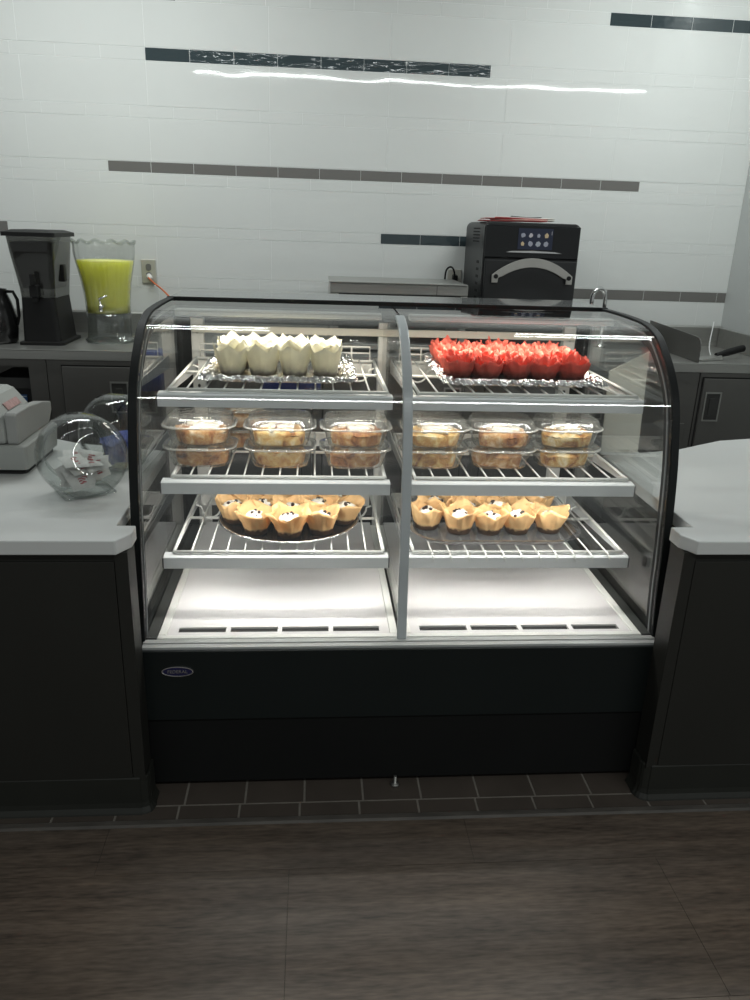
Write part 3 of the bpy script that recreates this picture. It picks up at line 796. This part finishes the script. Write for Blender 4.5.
def icing_mesh(seed):
    rg = random.Random(seed); mb = MB()
    for s in range(5):
        y = -.034 + s * .017 + rg.uniform(-.003, .003); pts = []
        xm = .055 * math.sqrt(max(.1, 1 - (y / .05) ** 2))
        a, b = rg.uniform(-1, -.5) * xm, rg.uniform(.4, 1) * xm
        for k in range(9):
            x = a + (b - a) * k / 8
            rr = math.hypot(x / .068, y / .048)
            pts.append((x, y + rg.uniform(-.003, .003), .0455 - .012 * rr ** 4 - (.003 if rr < .25 else 0)))
        mb.tube(pts, [.0028 + rg.uniform(0, .0042) for _ in pts], 7)
    return mb.mesh('icing', icing_m)
im = [icing_mesh(i) for i in range(4)]
fmesh = []
for i in range(3):
    rg = random.Random(100 + i); mb = MB()
    pts = [(.030 * (1 - k / 16) * cos(k * .62 + i), .020 * (1 - k / 16) * sin(k * .62 + i), .0450 - .002 * k / 16) for k in range(14)]
    mb.tube(pts, .0034, 7); fmesh.append(mb.mesh('filling', fill_m))
Z2 = .806 + .0064
stacks = [(-.552, .362, 0, 'first stack from the left'), (-.334, .360, 0, 'second stack from the left'), (-.126, .358, 0, 'third stack from the left'), (.094, .364, .03, 'third stack from the right'), (.288, .370, -.02, 'second stack from the right'), (.480, .382, .02, 'rightmost stack'), (-.452, .560, 0, 'stack standing behind the leftmost stacks')]
rg = random.Random(33)
for i, (x, y, rz, st) in enumerate(stacks):
    for lev in (0, 1):
        z = Z2 + lev * .0590
        nm = 'upper' if lev else 'lower'
        lab = ('clear domed clamshell container on top of the %s' if lev else 'clear flat-lidded clamshell container at bottom of the %s') % st
        c = thing('clamshell_container', lab, 'food container', (x, y, z), rz, 'clamshell containers on the middle shelf')
        b, r, l = CL[bool(lev)]
        obj('container_base', b, c, solid=.0005); obj('rim', r, c, solid=.0006); obj('container_lid', l, c, solid=.0005)
        d = thing('danish', 'iced danish inside the %s container of the %s' % (nm, st.replace('standing ', '')), 'pastry', (x + rg.uniform(-.006, .006), y + rg.uniform(-.008, .0), z + .0022), rz + rg.choice([0, pi]) + rg.uniform(-.15, .15), 'danishes in the clamshell containers')
        d.scale = (1.04, 1.04, 1.08)
        obj('pastry', dm[(i + lev * 3 + (0 if lev else 1)) % 6], d); obj('icing', rg.choice(im), d); obj('filling', rg.choice(fmesh), d)

# ------------------------------------------------------------------ back counter
BF = 1.74; BZ = .9
bc = thing('steel_countertop', 'long stainless steel back countertop running along the tiled wall', 'countertop', (0, BF, BZ))
MB().box(-2.2, WXR - .003, 0, WY - BF - .003, -.006, 0).box(-2.2, WXR - .003, 0, .004, -.044, -.006).build('top_sheet', steel, bc, bevel=.002)
MB().prism([(WY - BF - .026, 0), (WY - BF - .004, 0), (WY - BF - .004, .108), (WY - BF - .018, .108), (WY - BF - .026, .10)], -2.2, WXR - .003, 'x').build('trim_2', steel, loc=(0, BF, BZ))['kind'] = 'structure'
MB().box(WXR - .02, WXR - .004, .02, WY - BF - .03, 0.0005, .10).build('trim_3', steel, bevel=.003, loc=(0, BF, BZ))['kind'] = 'structure'
gp = [(.004, 0), (.59, 0), (.59, .13)] + [(.03 + .035 * (1 - sin(a)), .075 + .035 * 1 - .0) for a in ()] + [(.06, .115), (.035, .112), (.018, .102), (.008, .088), (.004, .07)]
tag(MB().prism([(p[0], p[1] + .0005) for p in gp], 1.545, 1.549, 'x').build('sink_guard', steel_dark, loc=(0, BF, BZ)), 'dark upright steel sink guard plate with rounded corner on back counter', 'splash guard')
# base cabinets
def cab(name, x0, x1, label):
    t = thing(name, label, 'cabinet', ((x0 + x1) / 2, BF + .012, 0))
    return t, -(x1 - x0) / 2, (x1 - x0) / 2
D = WY - BF - .03
# open bay
t, a, b = cab('open_cabinet', -2.2, -1.415, 'open steel cabinet bay under the back counter at far left')
ob = MB().box(a, b - .075, D - .02, D, .1, BZ - .046).box(a, b - .075, 0, D, .1, .12).box(a, a + .02, 0, D, .1, BZ - .046).box(b - .075, b, 0, D, .1, BZ - .046).box(a, b - .075, 0, .02, BZ - .075, BZ - .046).box(a, b - .075, .02, D - .02, BZ - .055, BZ - .046)
ob.build('carcass', steel_dark, t)
MB().box(a + .001, b - .001, .03, D, 0, .099).build('plinth', gap_black, t)
MB().box(a + .0205, b - .0755, .03, D - .021, .1205, .1225).build('liner', gap_black, t)
# appliance inside the bay
ap = thing('appliance', 'black boxy appliance with a blue label inside the open bay', 'appliance', (-1.60, BF + .14, .1225))
MB().box(-.10, .10, -.03, .25, .0, .63).build('housing', mat('black_plastic', (.015, .015, .016), .4, noise=(20, .15)), ap, bevel=.006)
MB().box(-.105, .105, -.05, -.0305, .585, .635).build('top_lip', mat('dark_grey_plastic', (.05, .05, .05), .45, noise=(20, .1)), ap, bevel=.003)
lbm = MB().box(-.02, .055, -.034, -.0305, .50, .555).build('label_plate', mat('blue_label', (.03, .10, .26), .4, noise=(30, .1)), ap)
MB().box(-.018, .053, -.0348, -.0342, .545, .549).box(-.018, .053, -.0348, -.0342, .506, .51).box(.0, .003, -.0348, -.0342, .51, .545).build('label_border', mat('pale_label_print', (.5, .6, .7), .5), lbm)
# door cabinets
def door_cab(x0, x1, label, latch_side=1, door_top=.828, gap=.05):
    t, a, b = cab('steel_cabinet', x0, x1, label)
    MB().box(a + .0015, b - .0015, 0, D, .10, BZ - .046).build('carcass', steel_dark, t)
    MB().box(a + .01, b - .01, .03, D, 0, .099).build('plinth', gap_black, t)
    da, db = a + gap, b - gap
    MB().box(da - .006, db + .006, -.0012, -.0004, .13, door_top + .006).build('door_gap', gap_black, t)
    d = MB().box(da, db, -.014, -.0015, .136, door_top).build('door', steel_dark, t, bevel=.002)
    lx = db - .055 if latch_side > 0 else da + .055
    h = MB(); h.box(lx - .040, lx - .033, -.018, -.0145, .625, .765).box(lx + .033, lx + .040, -.018, -.0145, .625, .765).box(lx - .033, lx + .033, -.018, -.0145, .758, .765).box(lx - .033, lx + .033, -.018, -.0145, .625, .632)
    h.build('latch_frame', steel, d)
    MB().box(lx - .033, lx + .033, -.0155, -.0142, .632, .758).box(lx - .015, lx + .012, -.020, -.0156, .65, .735).build('latch', mat('latch_recess', (.07, .07, .068), .4, metal=.6, noise=(30, .1)), d, bevel=.001)
    return t
door_cab(-1.413, -.98, 'steel door cabinet with latch behind the clear bowls, left of the display case', 1, gap=.068)
door_cab(-.978, -.25, 'steel door cabinet behind the left bay of the display case')
door_cab(-.248, .50, 'steel door cabinet behind the middle of the display case')
door_cab(.502, 1.18, 'steel door cabinet behind the right bay of the display case')
# right: narrow filler with a low vent plate, then a door with latch
t, a, b = cab('steel_cabinet', 1.182, 1.57, 'plain steel sink cabinet panel right of the display case')
MB().box(a + .0015, b - .0015, 0, D, .10, BZ - .046).build('carcass', steel_dark, t)
MB().box(a + .01, b - .01, .03, D, 0, .099).build('plinth', gap_black, t)
MB().box(.06, .155, -.006, -.0005, .40, .61).build('access_plate', steel_dark, t, bevel=.002)
t = door_cab(1.572, 1.946, 'steel door cabinet with recessed latch beside the right wall', -1, gap=.018)
# blue cloth over the counter edge behind the case
cl = MB(); P = []
for i in range(15):
    x = -.47 + .26 * i / 14; P.append([(x, BF + .07, BZ + .003), (x, BF + .02, BZ + .0035), (x, BF - .004, BZ + .002), (x, BF - .0065 - .002 * sin(i), BZ - .03), (x, BF - .019 - .004 * (1 + sin(i * 1.3)), BZ - .10), (x, BF - .020 - .005 * (1 + sin(i * 1.3 + .4)), BZ - .17)])
tag(cl.grid(P).build('towel', mat('blue_cloth', (.03, .06, .28), .8, noise=(20, .2)), solid=.002, offset=1), 'blue cloth hanging over the back counter edge, seen through the top-left shelf', 'cloth')

# ------------------------------------------------------------------ things on the back counter
# black tea dispenser
td = thing('tea_dispenser', 'black tea dispenser with dark lid on the steel back counter', 'drink dispenser', (-1.46, 2.0, BZ))
blk = mat('black_moulded_plastic', (.010, .010, .010), .5, spec=.25, noise=(15, .1))
def R4(x0, x1, y0, y1, z, r=.02): return [(p[0], p[1], z) for p in rrect(x1 - x0, y1 - y0, r, 4, (x0 + x1) / 2, (y0 + y1) / 2)]
MB().loft([R4(-.098, .098, -.145, .145, .0), R4(-.098, .098, -.145, .145, .012), R4(-.082, .082, -.13, .13, .016), R4(-.074, .070, -.125, .12, .205)], smooth=False, capb=True, capt=True).build('stand', blk, td, fix=True)
smoke = glass('smoked_tank', tint=(.60, .60, .59), f0=.04, body=.05, bodycol=(.4, .4, .38))
MB().loft([R4(-.074, .072, -.125, .12, .206), R4(-.076, .074, -.127, .122, .24), R4(-.097, .090, -.145, .135, .40), R4(-.103, .095, -.15, .14, .462)], smooth=False, capb=True).build('tank', smoke, td, fix=True, solid=.003)
MB().loft([R4(-.066, .064, -.117, .112, .243), R4(-.090, .083, -.138, .128, .40), R4(-.094, .087, -.142, .132, .44)], smooth=False, capb=True, capt=True).build('tea', mat('dark_tea', (.012, .010, .009), .3, noise=(8, .1)), td, fix=True)
MB().loft([R4(-.118, .108, -.165, .155, .463, .02), R4(-.118, .108, -.165, .155, .480, .02), R4(-.085, .075, -.13, .12, .490, .02)], smooth=False, capb=True, capt=True).build('lid', blk, td, fix=True)
MB().box(-.018, .018, -.168, -.128, .212, .262).box(-.009, .009, -.176, -.158, .262, .31).box(-.012, .012, -.165, -.145, .19, .214).build('tap', blk, td, bevel=.003)
MB().box(.0745, .092, -.02, .02, .27, .345).build('side_handle', blk, td, bevel=.004)
# lemonade dispenser
ld_ = thing('lemonade_dispenser', 'clear fluted dispenser of yellow lemonade on the steel back counter', 'drink dispenser', (-1.198, 2.04, BZ))
flute = lambda t, i: 1 + .012 * cos(20 * t)
prof = [(.098, .004), (.112, .0), (.112, .012), (.102, .02), (.098, .05), (.098, .10), (.099, .132)]
MB().lathe(prof, 100, fn=flute).build('pedestal', acrylic, ld_, solid=.003)
prof = [(.099, .134), (.100, .17), (.104, .22), (.112, .28), (.122, .33), (.130, .37), (.134, .40), (.1345, .435), (.138, .445)]
MB().lathe(prof, 100, fn=flute, capb=True).build('jar', glass('clear_jar_plastic', tint=(.97, .975, .97), f0=.05), ld_, solid=.003)
MB().tube([((.136 + .004 * cos(12 * t)) * cos(t), (.136 + .004 * cos(12 * t)) * sin(t), .446 + .007 * cos(12 * t)) for t in [2 * pi * k / 144 for k in range(144)]], .0055, 8, closed=True).build('scalloped_rim', acrylic, ld_)
lem = mat('yellow_lemonade', (.96, .94, .22), .4, noise=(5, .04))
lb_ = lem.node_tree.nodes['Principled BSDF']; lb_.inputs['Subsurface Weight'].default_value = 1; lb_.inputs['Subsurface Radius'].default_value = (1, 1, .35); lb_.inputs['Subsurface Scale'].default_value = .12
prof = [(.001, .136), (.094, .136), (.095, .17), (.099, .22), (.107, .28), (.117, .33), (.1245, .365), (.1245, .367), (.001, .367)]
MB().lathe(prof, 60, capb=True, capt=True).build('lemonade', lem, ld_, fix=True)
sg = MB(); sg.tube([(0, -.098, .172), (0, -.135, .172)], .009, 12).tube([(0, -.135, .182), (0, -.137, .150)], .008, 12).tube([(0, -.137, .182), (-.004, -.138, .206), (.032, -.14, .222)], [.005, .005, .004], 10)
sg.build('spigot', chrome, ld_)
# black airpot at the left edge
t = thing('coffee_pot', 'black thermal pot at the far left end of the back counter', 'pot', (-1.668, 1.93, BZ))
MB().lathe([(.075, 0), (.082, .01), (.088, .06), (.085, .12), (.07, .18), (.056, .215), (.056, .235), (.002, .245)], 32, capb=True).build('body', mat('black_pot_enamel', (.010, .010, .010), .2, noise=(10, .1)), t)
MB().tube([(.052, 0, .225), (.085, 0, .225), (.10, 0, .19), (.10, 0, .12), (.088, 0, .08)], .007, 8).build('handle', blk, t)
# wall outlets
def outlet(x, z, label):
    t = thing('wall_outlet', label, 'outlet', (x, WY - .001, z))
    MB().box(-.036, .036, -.006, 0, -.058, .058).build('cover_plate', mat('steel_cover_plate', (.55, .54, .48), .45, metal=.5, noise=(30, .05)), t, bevel=.003)
    for dz in (-.02, .02): MB().prism([(.016 * cos(a) if abs(cos(a)) < .85 else .0135 * (1 if cos(a) > 0 else -1), dz + .017 * sin(a)) for a in [2 * pi * k / 20 for k in range(20)]], -.0085, -.0062, 'y').build('socket', mat('grey_socket', (.16, .16, .15), .5, noise=(30, .1)), t, fix=True)
    return t
outlet(-1.065, 1.205, 'steel wall outlet with an orange cord, right of the lemonade')
outlet(.478, 1.200, 'steel wall outlet with a black cord, left of the oven')
o = thing('power_cord', 'orange power cord plugged into the outlet beside the lemonade', 'cord', (-1.065, WY - .02, 1.185))
MB().tube(catmull([(.002, -.015, -.008), (.03, -.035, -.03), (.08, -.06, -.065), (.13, -.10, -.11), (.18, -.14, -.17), (.22, -.18, -.24), (.25, -.20, -.279)], 5), .0045, 8).build('cable', mat('orange_cable', (.55, .13, .04), .5, noise=(20, .1)), o)
MB().lathe([(.013, 0), (.013, .02), (.007, .032)], 14, capb=True, capt=True).build('plug', mat('white_plug', (.75, .74, .70), .4, noise=(20, .03)), o, loc=(0, .008, 0), rot=(pi / 2 + .5, 0, .5))
o = thing('power_cord', 'black power cord looping from the outlet left of the oven', 'cord', (.478, WY - .02, 1.215))
MB().tube(catmull([(-.002, -.010, 0), (-.012, -.03, .04), (-.032, -.045, .058), (-.055, -.05, .04), (-.060, -.05, -.02), (-.060, -.055, -.10), (-.058, -.06, -.20), (-.05, -.09, -.309)], 6), .0045, 8).build('cable', blk, o)
MB().box(-.012, .012, -.022, .011, -.016, .016).build('plug', blk, o, bevel=.003)
# stainless warmer
t = thing('steel_warmer', 'low stainless steel counter warmer with dark slot left of the oven', 'appliance', (.145, 2.06, BZ))
w = MB(); w.box(-.315, .315, -.20, .20, .262, .308).box(-.315, -.275, -.20, .20, .012, .262).box(.285, .315, -.20, .20, .012, .262).box(-.275, .285, .17, .20, .012, .262).box(-.275, .285, -.20, .17, .012, .04)
w.build('housing', steel, t, bevel=.004)
MB().box(-.274, .284, .16, .169, .041, .261).build('dark_interior', gap_black, t)
MB().box(-.274, .284, -.19, -.18, .20, .2615).build('dark_slot', gap_black, t)
MB().box(-.318, .312, -.206, .19, .3085, .314).build('top_sheet', steel, t, bevel=.002)
MB().box(.17, .172, -.2012, -.2003, .265, .305).build('panel_seam', gap_black, t)
for x in (-.28, .28):
    for y in (-.16, .16): MB().lathe([(.012, 0), (.014, .012)], 12, (x, y, 0), capb=True, capt=True).build('foot', blk, t)
# speed oven
ov = thing('speed_oven', 'black countertop speed oven with arched steel handle and lit touchscreen', 'oven', (.74, 1.86, BZ))
ovm = mat('black_oven_body', (.016, .017, .018), .34, noise=(6, .08))
ovs = mat('oven_side_panel', (.030, .032, .033), .45, noise=(12, .1))
x0, x1, zt = -.225, .215, .590
body = MB()
prof = [(x0, .03), (x1, .03)] + [(x1 - .03 + .03 * cos(a), zt - .03 + .03 * sin(a)) for a in [pi / 2 * k / 6 for k in range(7)]] + [(x0 + .03 + .03 * cos(a), zt - .03 + .03 * sin(a)) for a in [pi / 2 + pi / 2 * k / 6 for k in range(7)]]
body.prism(prof, .03, .43, 'y', smooth=False).build('body', ovs, ov)
MB().prism(prof, .0, .0295, 'y').build('front_shell', ovm, ov, bevel=.004)
MB().box(x0 + .008, x1 - .008, -.02, -.0005, .05, .43).build('door', ovm, ov, bevel=.006)
MB().box(x0 + .004, x1 - .004, -.012, -.0004, .436, zt - .012).build('control_panel', mat('black_glass_panel', (.008, .009, .010), .12, noise=(5, .05)), ov, bevel=.005)
# arched handle
hp = []; 
for k in range(25):
    u = -1 + 2 * k / 24; hp.append((u * .185, .440 - .075 * u * u))
hb = [(p[0], p[1] - .040) for p in hp]
poly = hp + [(.185, .330), (.158, .330), (.156, .352)] + hb[::-1][3:-3] + [(-.156, .352), (-.158, .330), (-.185, .330)]
hd = MB().prism(poly, -.045, -.034, 'y').build('handle', mat('satin_handle_metal', (.50, .49, .46), .28, metal=.6, noise=(20, .04)), ov, fix=True, bevel=.002)
for s in (-1, 1):
    MB().tube([(s * .168, -.0335, .358), (s * .168, -.0205, .358)], .008, 10).build('standoff', blk, hd)
    MB().tube([(s * .168, -.049, .358), (s * .168, -.0455, .358)], .010, 14).build('bolt', blk, hd)
scr = MB().box(-.073, .085, -.0145, -.0122, .476, .566).build('touchscreen', mat('dark_lit_screen', (.01, .012, .02), .1, emit=((.02, .028, .055), .3)), ov)
icm = [mat('screen_icon_%d' % i, (.02, .02, .02), .3, emit=(c, .45)) for i, c in enumerate(((.55, .55, .58), (.35, .38, .45), (.62, .50, .30), (.40, .45, .5)))]
rg = random.Random(2); ic = MB()
for r in range(2):
    for c in range(4):
        cx, cz = -.052 + .036 * c, .500 + .036 * r
        n = rg.choice([5, 6, 8]); q = rg.uniform(.010, .013)
        ic.prism([(cx + q * cos(2 * pi * k / n + .3) * rg.uniform(.7, 1.1), cz + q * sin(2 * pi * k / n + .3) * rg.uniform(.7, 1.1)) for k in range(n)], -.0152, -.0148, 'y', mi=rg.randrange(4))
ic.box(.078, .080, -.0152, -.0148, .540, .556, 0)
ic.build('screen_icon', icm, scr, fix=False)
MB().prism([(-.125, .462), (.135, .462), (.10, .468), (.0, .471), (-.10, .468)], -.0145, -.0122, 'y').build('light_bar', mat('lit_silver_lip', (.75, .75, .75), .15, metal=.8), ov)
sl = MB()
for r in range(5):
    for c in range(7): sl.box(x0 - .0015, x0 - .0002, .10 + .022 * c, .113 + .022 * c, .50 + .014 * r, .506 + .014 * r)
for r in range(10):
    for c in range(2): sl.box(x0 - .0015, x0 - .0002, .075 + .03 * c, .093 + .03 * c, .12 + .032 * r, .132 + .032 * r)
sl.build('vent_slots', gap_black, ov)
for x in (x0 + .04, x1 - .04):
    for y in (.05, .38): MB().lathe([(.016, 0), (.018, .03)], 14, (x, y, 0), capb=True, capt=True).build('foot', blk, ov)
# papers on the oven
pp = thing('menu_sheets', 'loose red and white printed sheets lying on top of the oven', 'papers', (.70, 2.02, BZ + zt + .001))
cols = [('red_print', (.42, .04, .04)), ('cream_paper', (.70, .64, .55)), ('red_print', (.36, .03, .03)), ('white_paper', (.75, .74, .70)), ('charcoal_print', (.06, .06, .06))]
rg = random.Random(4)
for i, (nm, c) in enumerate(cols):
    P = []; a = rg.uniform(-.3, .3); w, h_ = [(.30, .24), (.29, .22), (.28, .20), (.27, .18), (.14, .10)][i]; ox = [-.03, .02, -.02, .03, .04][i]
    for r in range(7):
        row = []
        for k in range(9):
            u, v = -.5 + k / 8, -.5 + r / 6
            x, y = u * w, v * h_
            z = .003 + .0048 * i + .0035 * (u * u * 2) * (1 if i % 2 else .4) + .0015 * sin(5 * u + i)
            row.append((ox + x * cos(a) - y * sin(a), x * sin(a) + y * cos(a), z))
        P.append(row)
    MB().grid(P).build('sheet', mat(nm, c, .55, noise=(15, .15)), pp, solid=.0030, offset=1)
# faucet
fc = thing('faucet', 'chrome gooseneck faucet at the sink behind the case\'s right corner', 'faucet', (1.235, 2.20, BZ))
MB().tube([(0, 0, .012), (0, 0, .24)] + [(-.042 * (1 - cos(a)), -.0 - .02 * (1 - cos(a)), .24 + .055 * sin(a)) for a in [pi * k / 12 for k in range(1, 13)]] + [(-.084, -.04, .20)], .011, 12).build('spout', chrome, fc)
MB().lathe([(.03, 0), (.03, .008), (.018, .012), (.016, .05)], 20, capb=True, capt=True).build('collar', chrome, fc)
MB().tube([(.016, 0, .04), (.06, -.01, .055)], .006, 8).build('lever', chrome, fc)
# black handled tool + white cable at right
kn = thing('steel_scraper', 'black-handled steel tool lying on the counter by the sink guard', 'utensil', (1.69, 1.86, BZ + .0005), .35)
MB().hexa([(-.12, -.03, .0), (.02, -.03, .0), (.02, .03, 0), (-.12, .03, 0)], [(-.12, -.03, .006), (.02, -.02, .022), (.02, .02, .022), (-.12, .03, .006)]).build('blade', steel, kn, bevel=.003)
MB().tube(catmull([(.0, 0, .020), (.04, 0, .026), (.08, 0, .033), (.13, 0, .042), (.16, 0, .047), (.172, 0, .048)], 4), [.012 + .005 * min(1, k / 8) for k in range(21)], 12).build('handle', blk, kn)
cb = thing('white_cable', 'thin white cable hanging from the wall corner beside the sink guard', 'cable', (1.84, 2.31, 1.02))
MB().tube(catmull([(.05, .005, .01), (.02, -.05, -.02), (-.03, -.14, -.06), (-.09, -.26, -.095), (-.13, -.36, -.112), (-.15, -.42, -.115)], 6), .0028, 8).build('cable', mat('white_cable_sleeve', (.72, .73, .72), .4, noise=(20, .03)), cb)

# ------------------------------------------------------------------ things on the left front counter
# grey receipt till
tl = thing('cash_register', 'pale grey till with hooded top at the left end of the counter', 'cash register', (-1.207, .50, CT))
tg = mat('pale_grey_plastic', (.30, .31, .295), .5, noise=(10, .04))
MB().loft([R4(-.20, .168, -.115, .13, .0, .015), R4(-.20, .168, -.115, .13, .016, .015)], smooth=False, capb=True, capt=True).build('rubber_foot', gap_black, tl, fix=True)
MB().loft([R4(-.21, .178, -.13, .14, .0165, .012), R4(-.212, .182, -.135, .145, .082, .012), R4(-.208, .178, -.131, .141, .086, .012)], smooth=False, capb=True, capt=True).build('drawer_base', tg, tl, fix=True)
hood = [(-.208, .0865), (.128, .0865), (.128, .135), (.118, .160), (.084, .203), (.066, .211), (-.208, .211)]
MB().prism(hood, -.126, .10, 'y').build('hood', tg, tl, bevel=.010)
MB().box(-.206, .098, -.1295, -.1262, .108, .186).build('display_window', mat('grey_display_cover', (.22, .225, .22), .35, noise=(10, .05)), tl, bevel=.002)
MB().prism([(-.120, .0865), (-.120, .166), (-.112, .172), (-.02, .172), (.10, .160), (.17, .145), (.17, .12), (.138, .0865)], .1285, .160, 'x').build('paper_cover', mat('grey_paper_cover', (.27, .275, .265), .5, noise=(10, .04)), tl, bevel=.004)
MB().hexa([(.1145, -.05, .1655), (.1145, .05, .1655), (.1005, .05, .1835), (.1005, -.05, .1835)], [(.1165, -.05, .1665), (.1165, .05, .1665), (.1025, .05, .1845), (.1025, -.05, .1845)]).build('sticker', mat('pink_sticker', (.36, .22, .21), .5, noise=(60, .4)), tl, fix=True)

def bowl(x, y, rz, label, r=.107, th=.125, lean=0.0):
    t = thing('candy_bowl', label, 'bowl', (x, y, CT), rz, 'clear acrylic bowls beside the till')
    # drum lying on its rim: axis along local Y, flat foot, round opening towards the upper back
    n = 56; rings = []
    zc = r * .93
    for j, (yy, rr) in enumerate([(-th / 2, .0), (-th / 2, .80), (-th / 2 + .006, .90), (-th / 2 + .020, .97), (-th / 2 + .040, 1.0), (0, 1.0), (th / 2 - .040, 1.0), (th / 2 - .020, .97), (th / 2 - .006, .90), (th / 2, .72)]):
        ring = []
        for k in range(n):
            a = 2 * pi * k / n
            px, pz = r * rr * cos(a), zc + r * rr * sin(a)
            fx = 1.0
            if pz < .03: 
                px = max(-.066, min(.066, px)); 
            ring.append((px, yy, max(.0015, pz)))
        rings.append(ring)
    MB().loft(rings).build('shell', acrylic, t, solid=.003)
    MB().tube([(r * .72 * cos(a), th / 2, zc + r * .72 * sin(a)) for a in [2 * pi * k / 48 for k in range(48)]], .004, 6, closed=True).build('opening_rim', acrylic, t)
    e = rrect(.128, th * .8, .006, 3)
    MB().tube([(p[0], p[1], .004) for p in e], .003, 6, closed=True).build('foot_edge', acrylic, t)
    return t
bowl(-.838, .235, radians(33), 'clear acrylic bowl of white sweetener packets in front')
bowl(-.802, .478, radians(62), 'clear acrylic bowl holding blue packets, partly behind the case frame')
pk_w = mat('white_packet_paper', (.72, .70, .68), .5, noise=(60, .06))
pk_p = mat('red_packet_print', (.42, .08, .09), .5, noise=(100, .5))
pk_b = mat('blue_packet_paper', (.03, .06, .34), .45, noise=(40, .3))
def packet(loc, rot, m, label, group, nm, prn=None):
    t = thing(nm, label, 'packet', loc, 0, group); t.rotation_euler = rot
    P = []
    for r in range(7):
        row = []
        for k in range(9):
            u, v = -1 + k / 4, -1 + r / 3
            row.append((u * .031, v * .022, .0035 * (1 - u ** 4) * (1 - v ** 4)))
        P.append(row)
    Q = [[(p[0], p[1], -p[2] * .8 - .0004) for p in row] for row in P]
    b = MB(); b.grid(P); b.grid([r[::-1] for r in Q]); b.build('sleeve', m, t)
    if prn: 
        MB().box(-.004, .010, -.010, -.006, .0036, .0040).box(-.004, .006, -.003, .001, .0037, .0041).box(-.004, .012, .004, .007, .0036, .0040).build('print', prn, t)
rg = random.Random(8)
ca, sa = cos(radians(33)), sin(radians(33))
k = 0
def pile(cx, cy, rz, n, m, prn, label, group, seed, top):
    rg = random.Random(seed); c, q = cos(rz), sin(rz)
    for k in range(n):
        v = k / (n - 1)
        lx = rg.uniform(-.038, .038) * (1 if v < .7 else .8); ly = rg.uniform(-.026, .026); lz = .030 + top * v
        packet((cx + lx * c - ly * q, cy + lx * q + ly * c, CT + lz), (rg.uniform(.7, 1.35) if v < .6 else rg.uniform(.2, .9), rg.uniform(-.2, .2), rz + rg.uniform(-.5, .5)), m, label, group, 'sweetener_packet', prn)
pile(-.838, .235, radians(33), 22, pk_w, pk_p, 'white paper sweetener packet among the pile in the front clear bowl', 'white packets in the front bowl', 8, .068)
pile(-.802, .478, radians(62), 12, pk_b, None, 'blue paper sweetener packet among the pile in the rear clear bowl', 'blue packets in the rear bowl', 9, .055)
# made-up off-white board giving the pale patch in the case's right end glass
ws = thing('stand_in_board', 'off-white board standing on the counter against the case\'s right end', 'board', (.80, .66, CT))
MB().prism([(-.095, .0), (.03, .0), (.03, .335), (-.095, .27)], -.004, .004, 'y').build('panel', mat('off_white_board', (.66, .65, .58), .5, noise=(8, .05)), ws, bevel=.001, rot=(radians(-4), 0, 0))
MB().box(-.098, .033, -.018, .03, 0.0, .006).build('foot_strip', rail_grey, ws)

# ------------------------------------------------------------------ light
def area(name, loc, sx, sy, power, rot=(0, 0, 0), col=(1, 1, 1)):
    l = bpy.data.lights.new(name, 'AREA'); l.shape = 'RECTANGLE'; l.size = sx; l.size_y = sy; l.energy = power; l.color = col
    o = bpy.data.objects.new(name, l); COL.objects.link(o); o.location = loc; o.rotation_euler = rot
    return o
COOL = (.95, 1, .985)
area('ceiling_light', (.90, -2.42, 2.88), 4.7, .10, 60, col=COOL)
area('ceiling_light', (-1.20, 1.40, 2.88), 1.46, .12, 27, col=COOL)
area('ceiling_light', (1.38, 1.40, 2.88), 1.14, .12, 22, col=COOL)
for ld, e in zip(LAMPS, (.95, 1.7, .60, .95, 1.7, .60, 2.8, 2.8)): ld.energy = e
wd = bpy.data.worlds.new('world'); SC.world = wd; wd.use_nodes = True
bg = wd.node_tree.nodes['Background']; bg.inputs[0].default_value = (.95, 1, .98, 1); bg.inputs[1].default_value = .28
vs = SC.view_settings; vs.view_transform = 'Standard'; vs.look = 'None'; vs.exposure = 0; vs.gamma = 1; vs.use_curve_mapping = False
SC.cycles.transparent_max_bounces = 64; SC.cycles.max_bounces = 10; SC.cycles.use_denoising = True
SC.cycles.caustics_reflective = False; SC.cycles.caustics_refractive = False
